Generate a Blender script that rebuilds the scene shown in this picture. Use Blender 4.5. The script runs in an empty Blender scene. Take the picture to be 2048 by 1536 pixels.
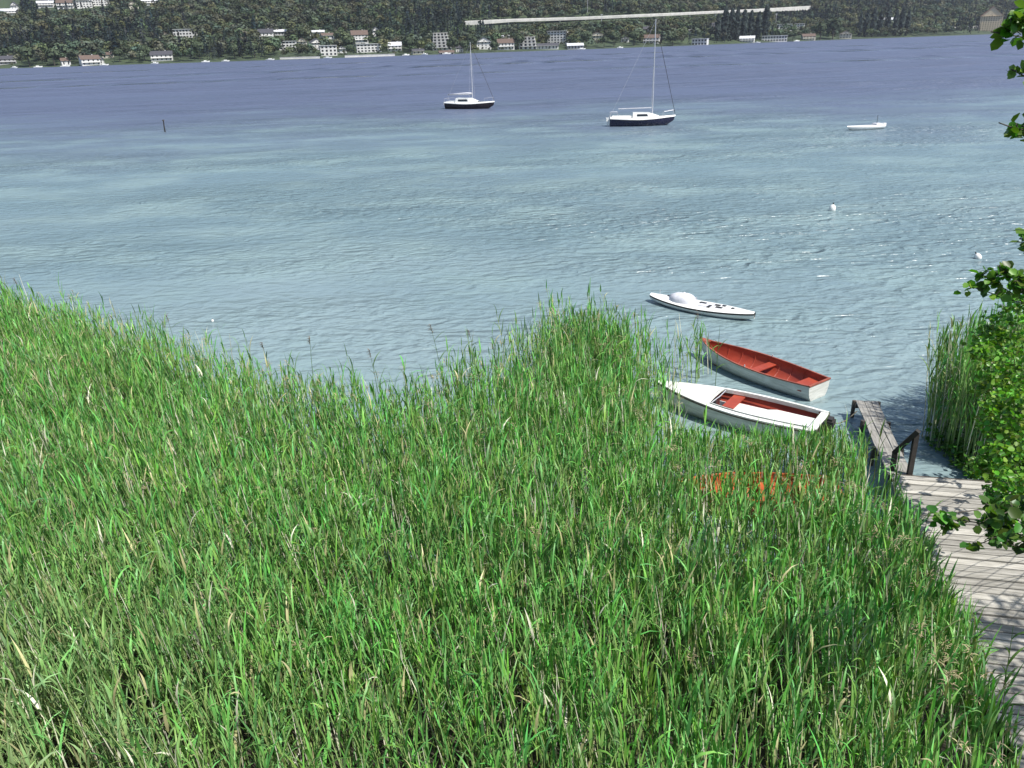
import bpy, math, random
import numpy as np
from mathutils import Vector, Matrix, noise
random.seed(7); rng = np.random.default_rng(7)
S = bpy.context.scene; C = S.collection
PI = math.pi; R = math.radians
# ------------------------------------------------------------------ camera
F = 1600.0; CH = 9.2
PITCH = math.atan(683/1600); ROLL = R(1.75)
RM = (Matrix.Rotation(PI/2-PITCH, 3, 'X') @ Matrix.Rotation(-ROLL, 3, 'Z'))
cam = bpy.data.objects.new('camera', bpy.data.cameras.new('camera')); C.objects.link(cam)
cam.matrix_world = Matrix.Translation((0, 0, CH)) @ RM.to_4x4()
cam.data.sensor_width = 36; cam.data.lens = F/2048*36
cam.data.clip_start = .05; cam.data.clip_end = 12000
S.camera = cam
def ray(px, py): return RM @ Vector(((px-1024)/F, (768-py)/F, -1))
def at(px, py, z=0.0):
    d = ray(px, py); t = (z-CH)/d.z
    return Vector((d.x*t, d.y*t, z))
def atd(px, py, Y):
    d = ray(px, py); t = Y/d.y
    return Vector((d.x*t, Y, CH+d.z*t))
# ------------------------------------------------------------------ tagging
def tag(o, label=None, cat=None, group=None, kind=None):
    for k, v in (('label', label), ('category', cat), ('group', group), ('kind', kind)):
        if v: o[k] = v
    return o
def empty(name, loc=(0, 0, 0), rz=0, label=None, cat=None, group=None):
    o = bpy.data.objects.new(name, None); C.objects.link(o)
    o.location = loc; o.rotation_euler = (0, 0, rz); o.empty_display_size = .1
    return tag(o, label, cat, group)
class MB:
    def __init__(s): s.v = []; s.f = []; s.M = Matrix.Identity(4)
    def add(s, vs, fs):
        n = len(s.v); s.v += [tuple(s.M @ Vector(p)) for p in vs]; s.f += [tuple(i+n for i in q) for q in fs]; return s
    def box(s, x0, x1, y0, y1, z0, z1):
        return s.add([(x0,y0,z0),(x1,y0,z0),(x1,y1,z0),(x0,y1,z0),(x0,y0,z1),(x1,y0,z1),(x1,y1,z1),(x0,y1,z1)],
                     [(0,3,2,1),(4,5,6,7),(0,1,5,4),(1,2,6,5),(2,3,7,6),(3,0,4,7)])
    def bar(s, a, b, w, h, up=(0,0,1)):
        a = Vector(a); b = Vector(b); d = (b-a).normalized(); u = Vector(up)
        if abs(d.dot(u)) > .98: u = Vector((0, 1, 0))
        x = d.cross(u).normalized()*w/2; z = x.cross(d).normalized()*h/2
        p = [q+i*x+j*z for q in (a, b) for i, j in ((-1,-1),(1,-1),(1,1),(-1,1))]
        return s.add(p, [(0,1,2,3),(7,6,5,4),(0,4,5,1),(1,5,6,2),(2,6,7,3),(3,7,4,0)])
    def tube(s, pts, rad, n=6, cap=True):
        pts = [Vector(p) for p in pts]; N = len(pts)
        if not hasattr(rad, '__len__'): rad = [rad]*N
        vs = []
        for i, p in enumerate(pts):
            d = (pts[min(i+1, N-1)]-pts[max(i-1, 0)]).normalized()
            u = Vector((0, 0, 1)) if abs(d.z) < .9 else Vector((0, 1, 0))
            x = d.cross(u).normalized(); y = x.cross(d)
            vs += [p+(x*math.cos(2*PI*k/n)+y*math.sin(2*PI*k/n))*rad[i] for k in range(n)]
        fs = [(i*n+k, i*n+(k+1) % n, (i+1)*n+(k+1) % n, (i+1)*n+k) for i in range(N-1) for k in range(n)]
        if cap: fs += [tuple(range(n))[::-1], tuple((N-1)*n+k for k in range(n))]
        return s.add(vs, fs)
    def lathe(s, prof, n=16, c=(0, 0, 0)):
        vs = [(c[0]+r*math.cos(2*PI*k/n), c[1]+r*math.sin(2*PI*k/n), c[2]+z) for r, z in prof for k in range(n)]
        fs = [(i*n+k, i*n+(k+1) % n, (i+1)*n+(k+1) % n, (i+1)*n+k) for i in range(len(prof)-1) for k in range(n)]
        return s.add(vs, fs)
    def grid(s, rows, closed=False):
        n = len(rows[0]); vs = [p for r in rows for p in r]
        fs = [(i*n+k, i*n+(k+1) % n, (i+1)*n+(k+1) % n, (i+1)*n+k) for i in range(len(rows)-1) for k in range(n if closed else n-1)]
        return s.add(vs, fs)
    def build(s, name, m, parent=None, smooth=False, loc=None):
        me = bpy.data.meshes.new(name); me.from_pydata(s.v, [], s.f); me.update()
        if m: me.materials.append(m)
        if smooth: me.shade_smooth()
        o = bpy.data.objects.new(name, me); C.objects.link(o)
        if parent: o.parent = parent
        if loc: o.location = loc
        return o
def npmesh(name, V, Q, m, col=None, smooth=False):
    me = bpy.data.meshes.new(name); nv = len(V); nf = len(Q); k = Q.shape[1]
    me.vertices.add(nv); me.vertices.foreach_set('co', V.astype(np.float32).ravel())
    me.loops.add(nf*k); me.loops.foreach_set('vertex_index', Q.astype(np.int32).ravel())
    me.polygons.add(nf); me.polygons.foreach_set('loop_start', np.arange(0, nf*k, k, dtype=np.int32))
    me.polygons.foreach_set('loop_total', np.full(nf, k, dtype=np.int32))
    me.update(calc_edges=True)
    if col is not None:
        a = me.color_attributes.new('tint', 'FLOAT_COLOR', 'POINT')
        c4 = np.ones((nv, 4), np.float32); c4[:, :3] = col; a.data.foreach_set('color', c4.ravel())
    me.materials.append(m)
    if smooth: me.shade_smooth()
    o = bpy.data.objects.new(name, me); C.objects.link(o); return o
# ------------------------------------------------------------------ materials
def newmat(name):
    m = bpy.data.materials.new(name); m.use_nodes = True; nt = m.node_tree; nt.nodes.clear(); return m, nt
def N(nt, t, **k):
    n = nt.nodes.new(t)
    for a, b in k.items():
        if a.startswith('i_'): n.inputs[a[2:].replace('_', ' ')].default_value = b
        else: setattr(n, a, b)
    return n
def mat(name, c1, c2=None, scale=4, rough=.6, bump=0, bscale=30, metal=0, stretch=(1,1,1), spec=.5, coat=0, isl=0):
    """plain noise-varied surface"""
    m, nt = newmat(name); L = nt.links.new
    out = N(nt, 'ShaderNodeOutputMaterial'); b = N(nt, 'ShaderNodeBsdfPrincipled')
    b.inputs['Roughness'].default_value = rough; b.inputs['Metallic'].default_value = metal
    b.inputs['Specular IOR Level'].default_value = spec; b.inputs['Coat Weight'].default_value = coat
    tc = N(nt, 'ShaderNodeTexCoord'); mp = N(nt, 'ShaderNodeMapping'); mp.inputs['Scale'].default_value = stretch
    L(tc.outputs['Object'], mp.inputs[0])
    nz = N(nt, 'ShaderNodeTexNoise'); nz.inputs['Scale'].default_value = scale; nz.inputs['Detail'].default_value = 5; nz.inputs['Roughness'].default_value = .65
    L(mp.outputs[0], nz.inputs['Vector'])
    cr = N(nt, 'ShaderNodeValToRGB'); c2 = c2 or tuple(x*.75 for x in c1)
    cr.color_ramp.elements[0].position = .35; cr.color_ramp.elements[1].position = .65
    cr.color_ramp.elements[0].color = (*c2, 1); cr.color_ramp.elements[1].color = (*c1, 1)
    L(nz.outputs[0], cr.inputs[0])
    if isl:
        ge = N(nt, 'ShaderNodeNewGeometry'); mr = N(nt, 'ShaderNodeMapRange'); mr.inputs[3].default_value = 1-isl; mr.inputs[4].default_value = 1+isl*.4
        L(ge.outputs['Random Per Island'], mr.inputs[0]); vm = N(nt, 'ShaderNodeVectorMath', operation='SCALE'); L(cr.outputs[0], vm.inputs[0]); L(mr.outputs[0], vm.inputs['Scale']); L(vm.outputs[0], b.inputs['Base Color'])
    else: L(cr.outputs[0], b.inputs['Base Color'])
    if bump:
        n2 = N(nt, 'ShaderNodeTexNoise'); n2.inputs['Scale'].default_value = bscale; n2.inputs['Detail'].default_value = 4
        L(mp.outputs[0], n2.inputs['Vector'])
        bp = N(nt, 'ShaderNodeBump'); bp.inputs['Strength'].default_value = bump; bp.inputs['Distance'].default_value = .02
        L(n2.outputs[0], bp.inputs['Height']); L(bp.outputs[0], b.inputs['Normal'])
    L(b.outputs[0], out.inputs[0]); return m
def leafmat(name, trans=.35, gain=1.0, rough=.45, spec=.35, attr=True, col=(.08,.16,.03), nscale=1.5):
    m, nt = newmat(name); L = nt.links.new
    out = N(nt, 'ShaderNodeOutputMaterial'); b = N(nt, 'ShaderNodeBsdfPrincipled'); t = N(nt, 'ShaderNodeBsdfTranslucent'); mx = N(nt, 'ShaderNodeMixShader')
    mx.inputs[0].default_value = trans
    tc = N(nt, 'ShaderNodeTexCoord'); nz = N(nt, 'ShaderNodeTexNoise'); nz.inputs['Scale'].default_value = nscale; nz.inputs['Detail'].default_value = 3
    L(tc.outputs['Object'], nz.inputs['Vector'])
    mr = N(nt, 'ShaderNodeMapRange'); mr.inputs[1].default_value = .3; mr.inputs[2].default_value = .7; mr.inputs[3].default_value = .72*gain; mr.inputs[4].default_value = 1.25*gain
    L(nz.outputs[0], mr.inputs[0])
    vm = N(nt, 'ShaderNodeVectorMath', operation='SCALE')
    if attr:
        at_ = N(nt, 'ShaderNodeAttribute'); at_.attribute_name = 'tint'; L(at_.outputs['Color'], vm.inputs[0])
    else: vm.inputs[0].default_value = col
    L(mr.outputs[0], vm.inputs['Scale'])
    L(vm.outputs[0], b.inputs['Base Color'])
    v2 = N(nt, 'ShaderNodeVectorMath', operation='MULTIPLY'); v2.inputs[1].default_value = (1.15, 1.25, .5)
    L(vm.outputs[0], v2.inputs[0]); L(v2.outputs[0], t.inputs[0])
    b.inputs['Roughness'].default_value = rough; b.inputs['Specular IOR Level'].default_value = spec
    L(b.outputs[0], mx.inputs[1]); L(t.outputs[0], mx.inputs[2]); L(mx.outputs[0], out.inputs[0]); return m
M = {}
M['white'] = mat('white_gelcoat', (.82,.82,.78), (.74,.74,.70), 3, .35, coat=.3)
M['whiteold'] = mat('weathered_white_paint', (.78,.78,.74), (.55,.56,.50), 2.2, .5, bump=.15)
M['hullwhite'] = mat('grey_white_planking', (.66,.66,.62), (.46,.47,.43), 2.5, .45, bump=.2, stretch=(1,1,6))
M['red'] = mat('red_brown_paint', (.37,.06,.03), (.27,.042,.022), 2.5, .5, bump=.15, bscale=14)
M['redrim'] = mat('dark_red_gunwale', (.36,.10,.06), (.20,.05,.03), 5, .5)
M['orange'] = mat('faded_orange_paint', (.52,.12,.04), (.32,.06,.02), 3, .5)
M['navy'] = mat('navy_hull_paint', (.012,.012,.045), (.008,.008,.03), 2, .25, coat=.3)
M['brownhull'] = mat('dark_brown_hull_paint', (.03,.022,.025), (.018,.014,.018), 2, .3)
M['black'] = mat('black_rubber_and_shade', (.02,.02,.022), (.012,.012,.014), 6, .5)
M['glass_and_shade'] = mat('window_glass_and_shade', (.02,.025,.03), (.012,.015,.02), 3, .1)
M['alu'] = mat('mast_aluminium', (.58,.58,.60), (.45,.45,.48), 3, .45, metal=.3)
M['canvas'] = mat('pale_canvas_cover', (.62,.62,.64), (.5,.5,.53), 5, .8, bump=.3, bscale=9)
M['wood'] = mat('grey_weathered_deck_plank', (.50,.475,.42), (.25,.235,.20), 1.6, .8, bump=.5, bscale=5, stretch=(1.2,14,1), isl=.35)
M['wood2'] = mat('grey_walkway_plank', (.36,.345,.31), (.18,.17,.15), 1.6, .8, bump=.5, bscale=5, stretch=(14,1.2,1), isl=.3)
M['wooddark'] = mat('dark_wet_timber', (.09,.075,.06), (.045,.038,.03), 3, .7, bump=.5, bscale=8, stretch=(1,1,.3))
M['rail'] = mat('dark_handrail_timber', (.035,.03,.028), (.02,.018,.016), 5, .6)
M['rope'] = mat('hemp_rope', (.25,.22,.16), (.16,.14,.1), 30, .9)
M['buoy'] = mat('white_buoy_plastic', (.8,.8,.76), (.66,.66,.62), 4, .4)
M['bark'] = mat('alder_bark', (.10,.085,.065), (.045,.038,.03), 6, .9, bump=.6, bscale=20)
M['concrete'] = mat('pale_road_concrete', (.66,.64,.60), (.5,.49,.46), .15, .8)
M['asphalt'] = mat('asphalt', (.10,.10,.10), (.07,.07,.07), .3, .9)
M['mud'] = mat('dark_shore_mud', (.045,.038,.024), (.022,.02,.014), .8, .8, bump=.6, bscale=3)
M['hill'] = mat('hillside_undergrowth', (.05,.075,.03), (.025,.04,.018), .03, .95)
M['leaf'] = leafmat('reed_leaf', .17, 1.08)
M['stemst'] = leafmat('reed_stem', .0, 1.0, .6, .2)
M['bush'] = leafmat('broad_leaf', .35, 1.0, .4, .4)
M['far'] = leafmat('far_crown_leaf', .15, 1.0, .8, .1, nscale=.05)
# ------------------------------------------------------------------ far shoreline and terrain
SX = np.array([-3000,-1600,-900,-478,-284,-177,-2,201,448,830,1500,3000.]); SY = np.array([500,620,760,822,832,850,915,1004,1185,1385,1800,2600.])
def shoreY(x): return float(np.interp(x, SX, SY))
def hgt(x, y):
    s = y-shoreY(x)
    if s > -30:
        z = -2+ (s+30)/30*2.6 if s < 0 else .6+s*.10+max(0, s-110)*.10+max(0, s-420)*.12
        if s > 0:
            z += min(1, s/80)*(noise.noise(Vector((x*.004, y*.004, 3)))*9+noise.noise(Vector((x*.015, y*.015, 9)))*2.5)
        return min(z, 330+noise.noise(Vector((x*.001, y*.001, 5)))*90)
    return -2
def hit(px, py):
    d = ray(px, py); Y = 780.
    while Y < 2900:
        p = atd(px, py, Y)
        if p.z < hgt(p.x, p.y): return p
        Y += 2.
    return p
xs = np.concatenate([np.linspace(-3600,-1000,40), np.linspace(-980,1500,190), np.linspace(1540,3600,40)])
ys_s = np.concatenate([[-60,-30,-15,0,10], np.linspace(25,700,60), np.linspace(740,3200,30)])
mb = MB(); mb.grid([[(x, shoreY(x)+s, hgt(x, shoreY(x)+s)) for s in ys_s] for x in xs])
tag(mb.build('far_hillside', M['hill'], smooth=True), kind='structure')
# near shore ground: mud under the reeds, rising to the viewpoint behind
def nearz(x, y):
    r = math.hypot(x*.35, y)
    edge = 12.5+1.6*noise.noise(Vector((x*.15, 2, 0)))-(2.5 if x > 5.5 else 0)-max(0, x-5.5)*.0
    if x < -6: edge += 3.5*min(1, (-6-x)/8)
    if x > 10.6: edge = 9+min(1, (x-10.6)/1.2)*10
    z = -.9 if y > edge+3 else -.9+(edge+3-y)/3*1.0 if y > edge else .10
    if y < 4.5: z = .1+(4.5-y)*.95
    return min(z, 7.6)+ .05*noise.noise(Vector((x*1.3, y*1.3, 0)))
mb = MB(); mb.grid([[(x, y, nearz(x, y)) for y in np.concatenate([np.linspace(-60,-6,8), np.linspace(-5,26,63)])] for x in np.concatenate([[-300,-150,-80], np.linspace(-50,50,101), [80,150,300]])])
tag(mb.build('shore_ground', M['mud'], smooth=True), kind='structure')
# ------------------------------------------------------------------ water
def water_material():
    m, nt = newmat('lake_water'); L = nt.links.new
    out = N(nt, 'ShaderNodeOutputMaterial'); b = N(nt, 'ShaderNodeBsdfPrincipled')
    b.inputs['IOR'].default_value = 1.36; b.inputs['Roughness'].default_value = .08
    geo = N(nt, 'ShaderNodeNewGeometry'); sep = N(nt, 'ShaderNodeSeparateXYZ'); L(geo.outputs['Position'], sep.inputs[0])
    def noise_(scale, sx=1, sy=1, rot=0, det=2, ro=.5, dist=0):
        mp = N(nt, 'ShaderNodeMapping'); mp.inputs['Scale'].default_value = (sx, sy, 1); mp.inputs['Rotation'].default_value = (0, 0, rot)
        L(geo.outputs['Position'], mp.inputs[0])
        n = N(nt, 'ShaderNodeTexNoise'); n.inputs['Scale'].default_value = scale; n.inputs['Detail'].default_value = det; n.inputs['Roughness'].default_value = ro; n.inputs['Distortion'].default_value = dist
        L(mp.outputs[0], n.inputs['Vector']); return n.outputs[0]
    def math_(op, a, b_=None, c=None):
        n = N(nt, 'ShaderNodeMath', operation=op)
        for i, v in enumerate((a, b_, c)):
            if v is None: continue
            if isinstance(v, (int, float)): n.inputs[i].default_value = v
            else: L(v, n.inputs[i])
        return n.outputs[0]
    def maprange(v, a, b_, c, d, sm=True):
        n = N(nt, 'ShaderNodeMapRange'); n.interpolation_type = 'SMOOTHSTEP' if sm else 'LINEAR'
        L(v, n.inputs[0])
        for i, q in enumerate((a, b_, c, d)): n.inputs[i+1].default_value = q
        return n.outputs[0]
    # depth: shallow turquoise marl near the shore, deep blue beyond the drop-off
    patch = noise_(.03, 1, 1, 0, 3, .55)
    ydep = math_('ADD', sep.outputs['Y'], math_('MULTIPLY', math_('SUBTRACT', patch, .5), 110.))
    deep = maprange(ydep, 48, 150, 0, 1)
    mid = maprange(ydep, 17, 48, 0, 1)
    def mixc(fac, a, b_):
        n = N(nt, 'ShaderNodeMix', data_type='RGBA'); L(fac, n.inputs[0])
        for i, v in ((6, a), (7, b_)):
            if isinstance(v, tuple): n.inputs[i].default_value = (*v, 1)
            else: L(v, n.inputs[i])
        return n.outputs[2]
    c = mixc(mid, W['near'], W['mid']); c = mixc(deep, c, W['deep'])
    # paler bottom patches
    blot = maprange(noise_(.11, 1, 1.6, .2, 4, .6), .42, .68, 0, 1)
    c = mixc(math_('MULTIPLY', blot, math_('SUBTRACT', 1.0, deep)), c, W['pale'])
    L(c, b.inputs['Base Color'])
    rbase = maprange(sep.outputs['Y'], 60, 260, .27, .46)
    # ripples: crests lie across the view, slightly skewed; wind patches modulate them
    gust = maprange(noise_(.022, .55, 1.6, .05, 3, .55), .38, .60, .35, 1.15)
    gust2 = maprange(noise_(.10, .6, 1.3, -.1, 2, .5), .3, .7, .6, 1.15)
    r1 = noise_(1.9, .85, 1.25, R(12), 2.5, .5, .3)
    r2 = noise_(.8, .62, 1.25, R(-6), 2.5, .55, .5)
    r2 = math_('SUBTRACT', 1.0, math_('ABSOLUTE', math_('SUBTRACT', math_('MULTIPLY', r2, 2.0), 1.0)))
    r3 = noise_(4.5, 1, 1, R(14), 2, .5)
    r0 = noise_(.16, .6, 1.3, R(3), 2, .5, .3)
    swell = noise_(.035, .16, 1.1, R(2), 1, .5)
    nearm = maprange(sep.outputs['Y'], 18, 42, .45, 1)
    farm = maprange(sep.outputs['Y'], 40, 130, 0, 1)
    h = math_('ADD', math_('MULTIPLY', r1, W['r1']), math_('MULTIPLY', r2, math_('MULTIPLY', nearm, W['r2'])))
    h = math_('ADD', h, math_('MULTIPLY', r3, W['r3']))
    h = math_('ADD', h, math_('MULTIPLY', math_('MULTIPLY', r0, farm), 1.7))
    h = math_('MULTIPLY', h, math_('MULTIPLY', gust, gust2))
    h = math_('ADD', h, math_('MULTIPLY', math_('MULTIPLY', swell, farm), 5.0))
    # low wake crests running across the lake
    wob = math_('MULTIPLY', math_('SUBTRACT', noise_(.012, 1, 1, 0, 2, .5), .5), 26.)
    brk = maprange(noise_(.045, 1, .15, 0, 1, .5), .38, .6, .25, 1)
    for a_, b_, wd, am in ((290., .06, 10., 2.6), (318., .07, 12., -2.0), (405., .26, 16., 4.5), (450., .28, 18., -4.5), (560., .25, 22., 4.0)):
        dd = math_('SUBTRACT', math_('ADD', sep.outputs['Y'], wob), math_('ADD', math_('MULTIPLY', sep.outputs['X'], b_), a_))
        q = math_('DIVIDE', dd, wd); g = math_('EXPONENT', math_('MULTIPLY', math_('MULTIPLY', q, q), -1.))
        gb = math_('MULTIPLY', g, brk); h = math_('ADD', h, math_('MULTIPLY', gb, am*1.6))
        if am > 0: rbase = math_('SUBTRACT', rbase, math_('MULTIPLY', gb, .36))
    L(math_('MAXIMUM', rbase, .05), b.inputs['Roughness'])
    bp = N(nt, 'ShaderNodeBump'); bp.inputs['Strength'].default_value = 1; bp.inputs['Distance'].default_value = 1
    L(h, bp.inputs['Height']); L(bp.outputs[0], b.inputs['Normal'])
    L(b.outputs[0], out.inputs[0]); return m
W = dict(near=(.195,.262,.275), mid=(.135,.20,.22), deep=(.088,.105,.165), pale=(.19,.265,.27), r1=.27, r2=.46, r3=0)
M['water'] = water_material()
mb = MB()
wy = np.concatenate([np.linspace(-8, 60, 12), [100, 200, 400, 800, 1400, 2600, 3400]])
wx = np.concatenate([[-3600,-1500,-600,-200], np.linspace(-100,100,11), [200,600,1500,3600]])
mb.grid([[(x, y, 0) for y in wy] for x in wx])
tag(mb.build('lake_water', M['water']), kind='structure')
# ------------------------------------------------------------------ boats
def section(b, s, k, n=9, p=.8, q=1.0):
    out = []
    for i in range(-n, n+1):
        u = abs(i)/n; a = u*PI/2
        out.append((math.copysign(b*math.sin(a)**p, i) if i else 0, k+(s-k)*(1-math.cos(a))**q))
    return out
def hull_rows(L, bf, sf, kf, n=16, off=0, lift=0, t0=0, t1=1):
    rows = []
    for i in range(n+1):
        t = t0+(t1-t0)*i/n; b = max(bf(t)-off, .004); s = sf(t); k = kf(t)+lift
        rows.append([(t*L-L/2, y, z) for y, z in section(b, s-.002*(off > 0), min(k, s-.01))])
    return rows
def rim(mb, L, bf, sf, w, h, t0=0, t1=1, n=22, out=.012, dz=0):
    for sgn in (1, -1):
        r = []
        for i in range(n+1):
            t = t0+(t1-t0)*i/n; b = bf(t)+out; x = t*L-L/2; z = sf(t)+dz; bi = max(b-w, .002)
            r.append([(x, sgn*b, z), (x, sgn*b, z+h), (x, sgn*bi, z+h), (x, sgn*bi, z)])
        mb.grid(r, closed=True)
        for q in (r[0], r[-1]): mb.add(q, [(0,1,2,3)])
def beam_f(B, st, full=.42, pw=2.2):
    def f(t):
        if t <= full: return B/2*(st+(1-st)*math.sin(PI/2*t/full))
        return B/2*max(0, 1-((t-full)/(1-full))**pw)
    return f
def place(o, a, b, z=0):
    """put a boat with its stern at a and its bow at b (ground points)"""
    c = (a+b)/2; o.location = (c.x, c.y, z); o.rotation_euler = (0, 0, math.atan2(b.y-a.y, b.x-a.x))
def V2(x, y): return Vector((x, y, 0))

def rowing_boat(label, L, B, mh, mi, mr, thw=(.14,.42,.70), D=.5):
    t = empty('rowing_boat', label=label, cat='rowing boat')
    bf = beam_f(B, .72); sf = lambda x: D*.86+.10*(x-.35)**2*2.2+ (.0 if x < .9 else (x-.9)*.5); kf = lambda x: -.13+(.0 if x < .8 else ((x-.8)/.2)**2*.42)
    h = MB().grid(hull_rows(L, bf, sf, kf)).build('hull', mh, t, True)
    tr = MB(); sc = section(bf(0), sf(0), kf(0)); vs = [(-L/2-.012, y, z) for y, z in sc]+[(-L/2+.03, y*.98, z) for y, z in sc]
    n = len(sc); tr.add(vs, [tuple(range(n))[::-1], tuple(range(n, 2*n))]+[(i, i+1, i+1+n, i+n) for i in range(n-1)]+[(n-1, 0, n, 2*n-1)])
    tr.build('transom', mh, t)
    MB().grid(hull_rows(L, bf, sf, kf, off=.03, lift=.06, t0=.012, t1=.985)).build('interior_lining', mi, t, True)
    g = MB(); rim(g, L, bf, sf, .05, .03); g.bar((-L/2-.01, -bf(0)-.01, sf(0)+.02), (-L/2-.01, bf(0)+.01, sf(0)+.02), .05, .04)
    g.build('gunwale', mr, t)
    fl = MB()
    for k in (-2, -1, 0, 1, 2):
        fl.box(-L*.42, L*.30, k*.125-.055, k*.125+.055, .02, .035)
    fl.build('floorboards', mi, t)
    for q in thw:
        b = bf(q)-.035; x = q*L-L/2; w = .13 if q > .2 else .22
        MB().box(x-w, x+w, -b, b, D*.52, D*.52+.03).build('thwart', mi, t)
        if q > .2: MB().box(x-.012, x+.012, -.04, .04, .03, D*.52-.001).build('thwart_support', mi, t)
    # ribs
    rb = MB()
    for i in range(1, 9):
        q = i/10; s_ = section(bf(q)-.034, sf(q), kf(q)+.066)
        rb.tube([(q*L-L/2, y, z) for y, z in s_[1:-1]], .012, 4)
    rb.build('ribs', mi, t)
    MB().add([(L/2-.30, -.13, sf(.95)+.034), (L/2-.30, .13, sf(.95)+.034), (L/2-.01, 0, sf(1)+.034), (L/2-.30, -.12, sf(.95)-.02), (L/2-.30, .12, sf(.95)-.02), (L/2-.02, 0, sf(1)-.03)],
             [(0,2,1), (3,4,5), (0,1,4,3), (0,3,5,2), (1,2,5,4)]).build('breasthook', M['redrim'], t)
    MB().tube([(L/2+.015, 0, -.0), (L/2+.02, 0, .3), (L/2+.02, 0, sf(1)+.07)], .022, 6).build('stem_post', M['rail'], t)
    for sgn in (1, -1):
        MB().tube([(-.1, sgn*(bf(.47)-.01), sf(.47)+.025), (-.1, sgn*(bf(.47)-.01), sf(.47)+.09)], .018, 6).build('rowlock', M['alu'], t)
    return t
rb1 = rowing_boat('white hulled rowing boat with red painted inside, moored beyond the white boat', 4.25, 1.28, M['hullwhite'], M['red'], M['redrim'], thw=(.10,.46))
place(rb1, V2(8.32, 19.95), V2(5.95, 23.35), 0)
rb2 = rowing_boat('faded orange rowing boat almost hidden among the reeds below the white boat', 3.3, 1.2, M['orange'], M['orange'], M['orange'], D=.60)
place(rb2, V2(6.55, 14.3), V2(3.5, 14.6), .0)

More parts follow.
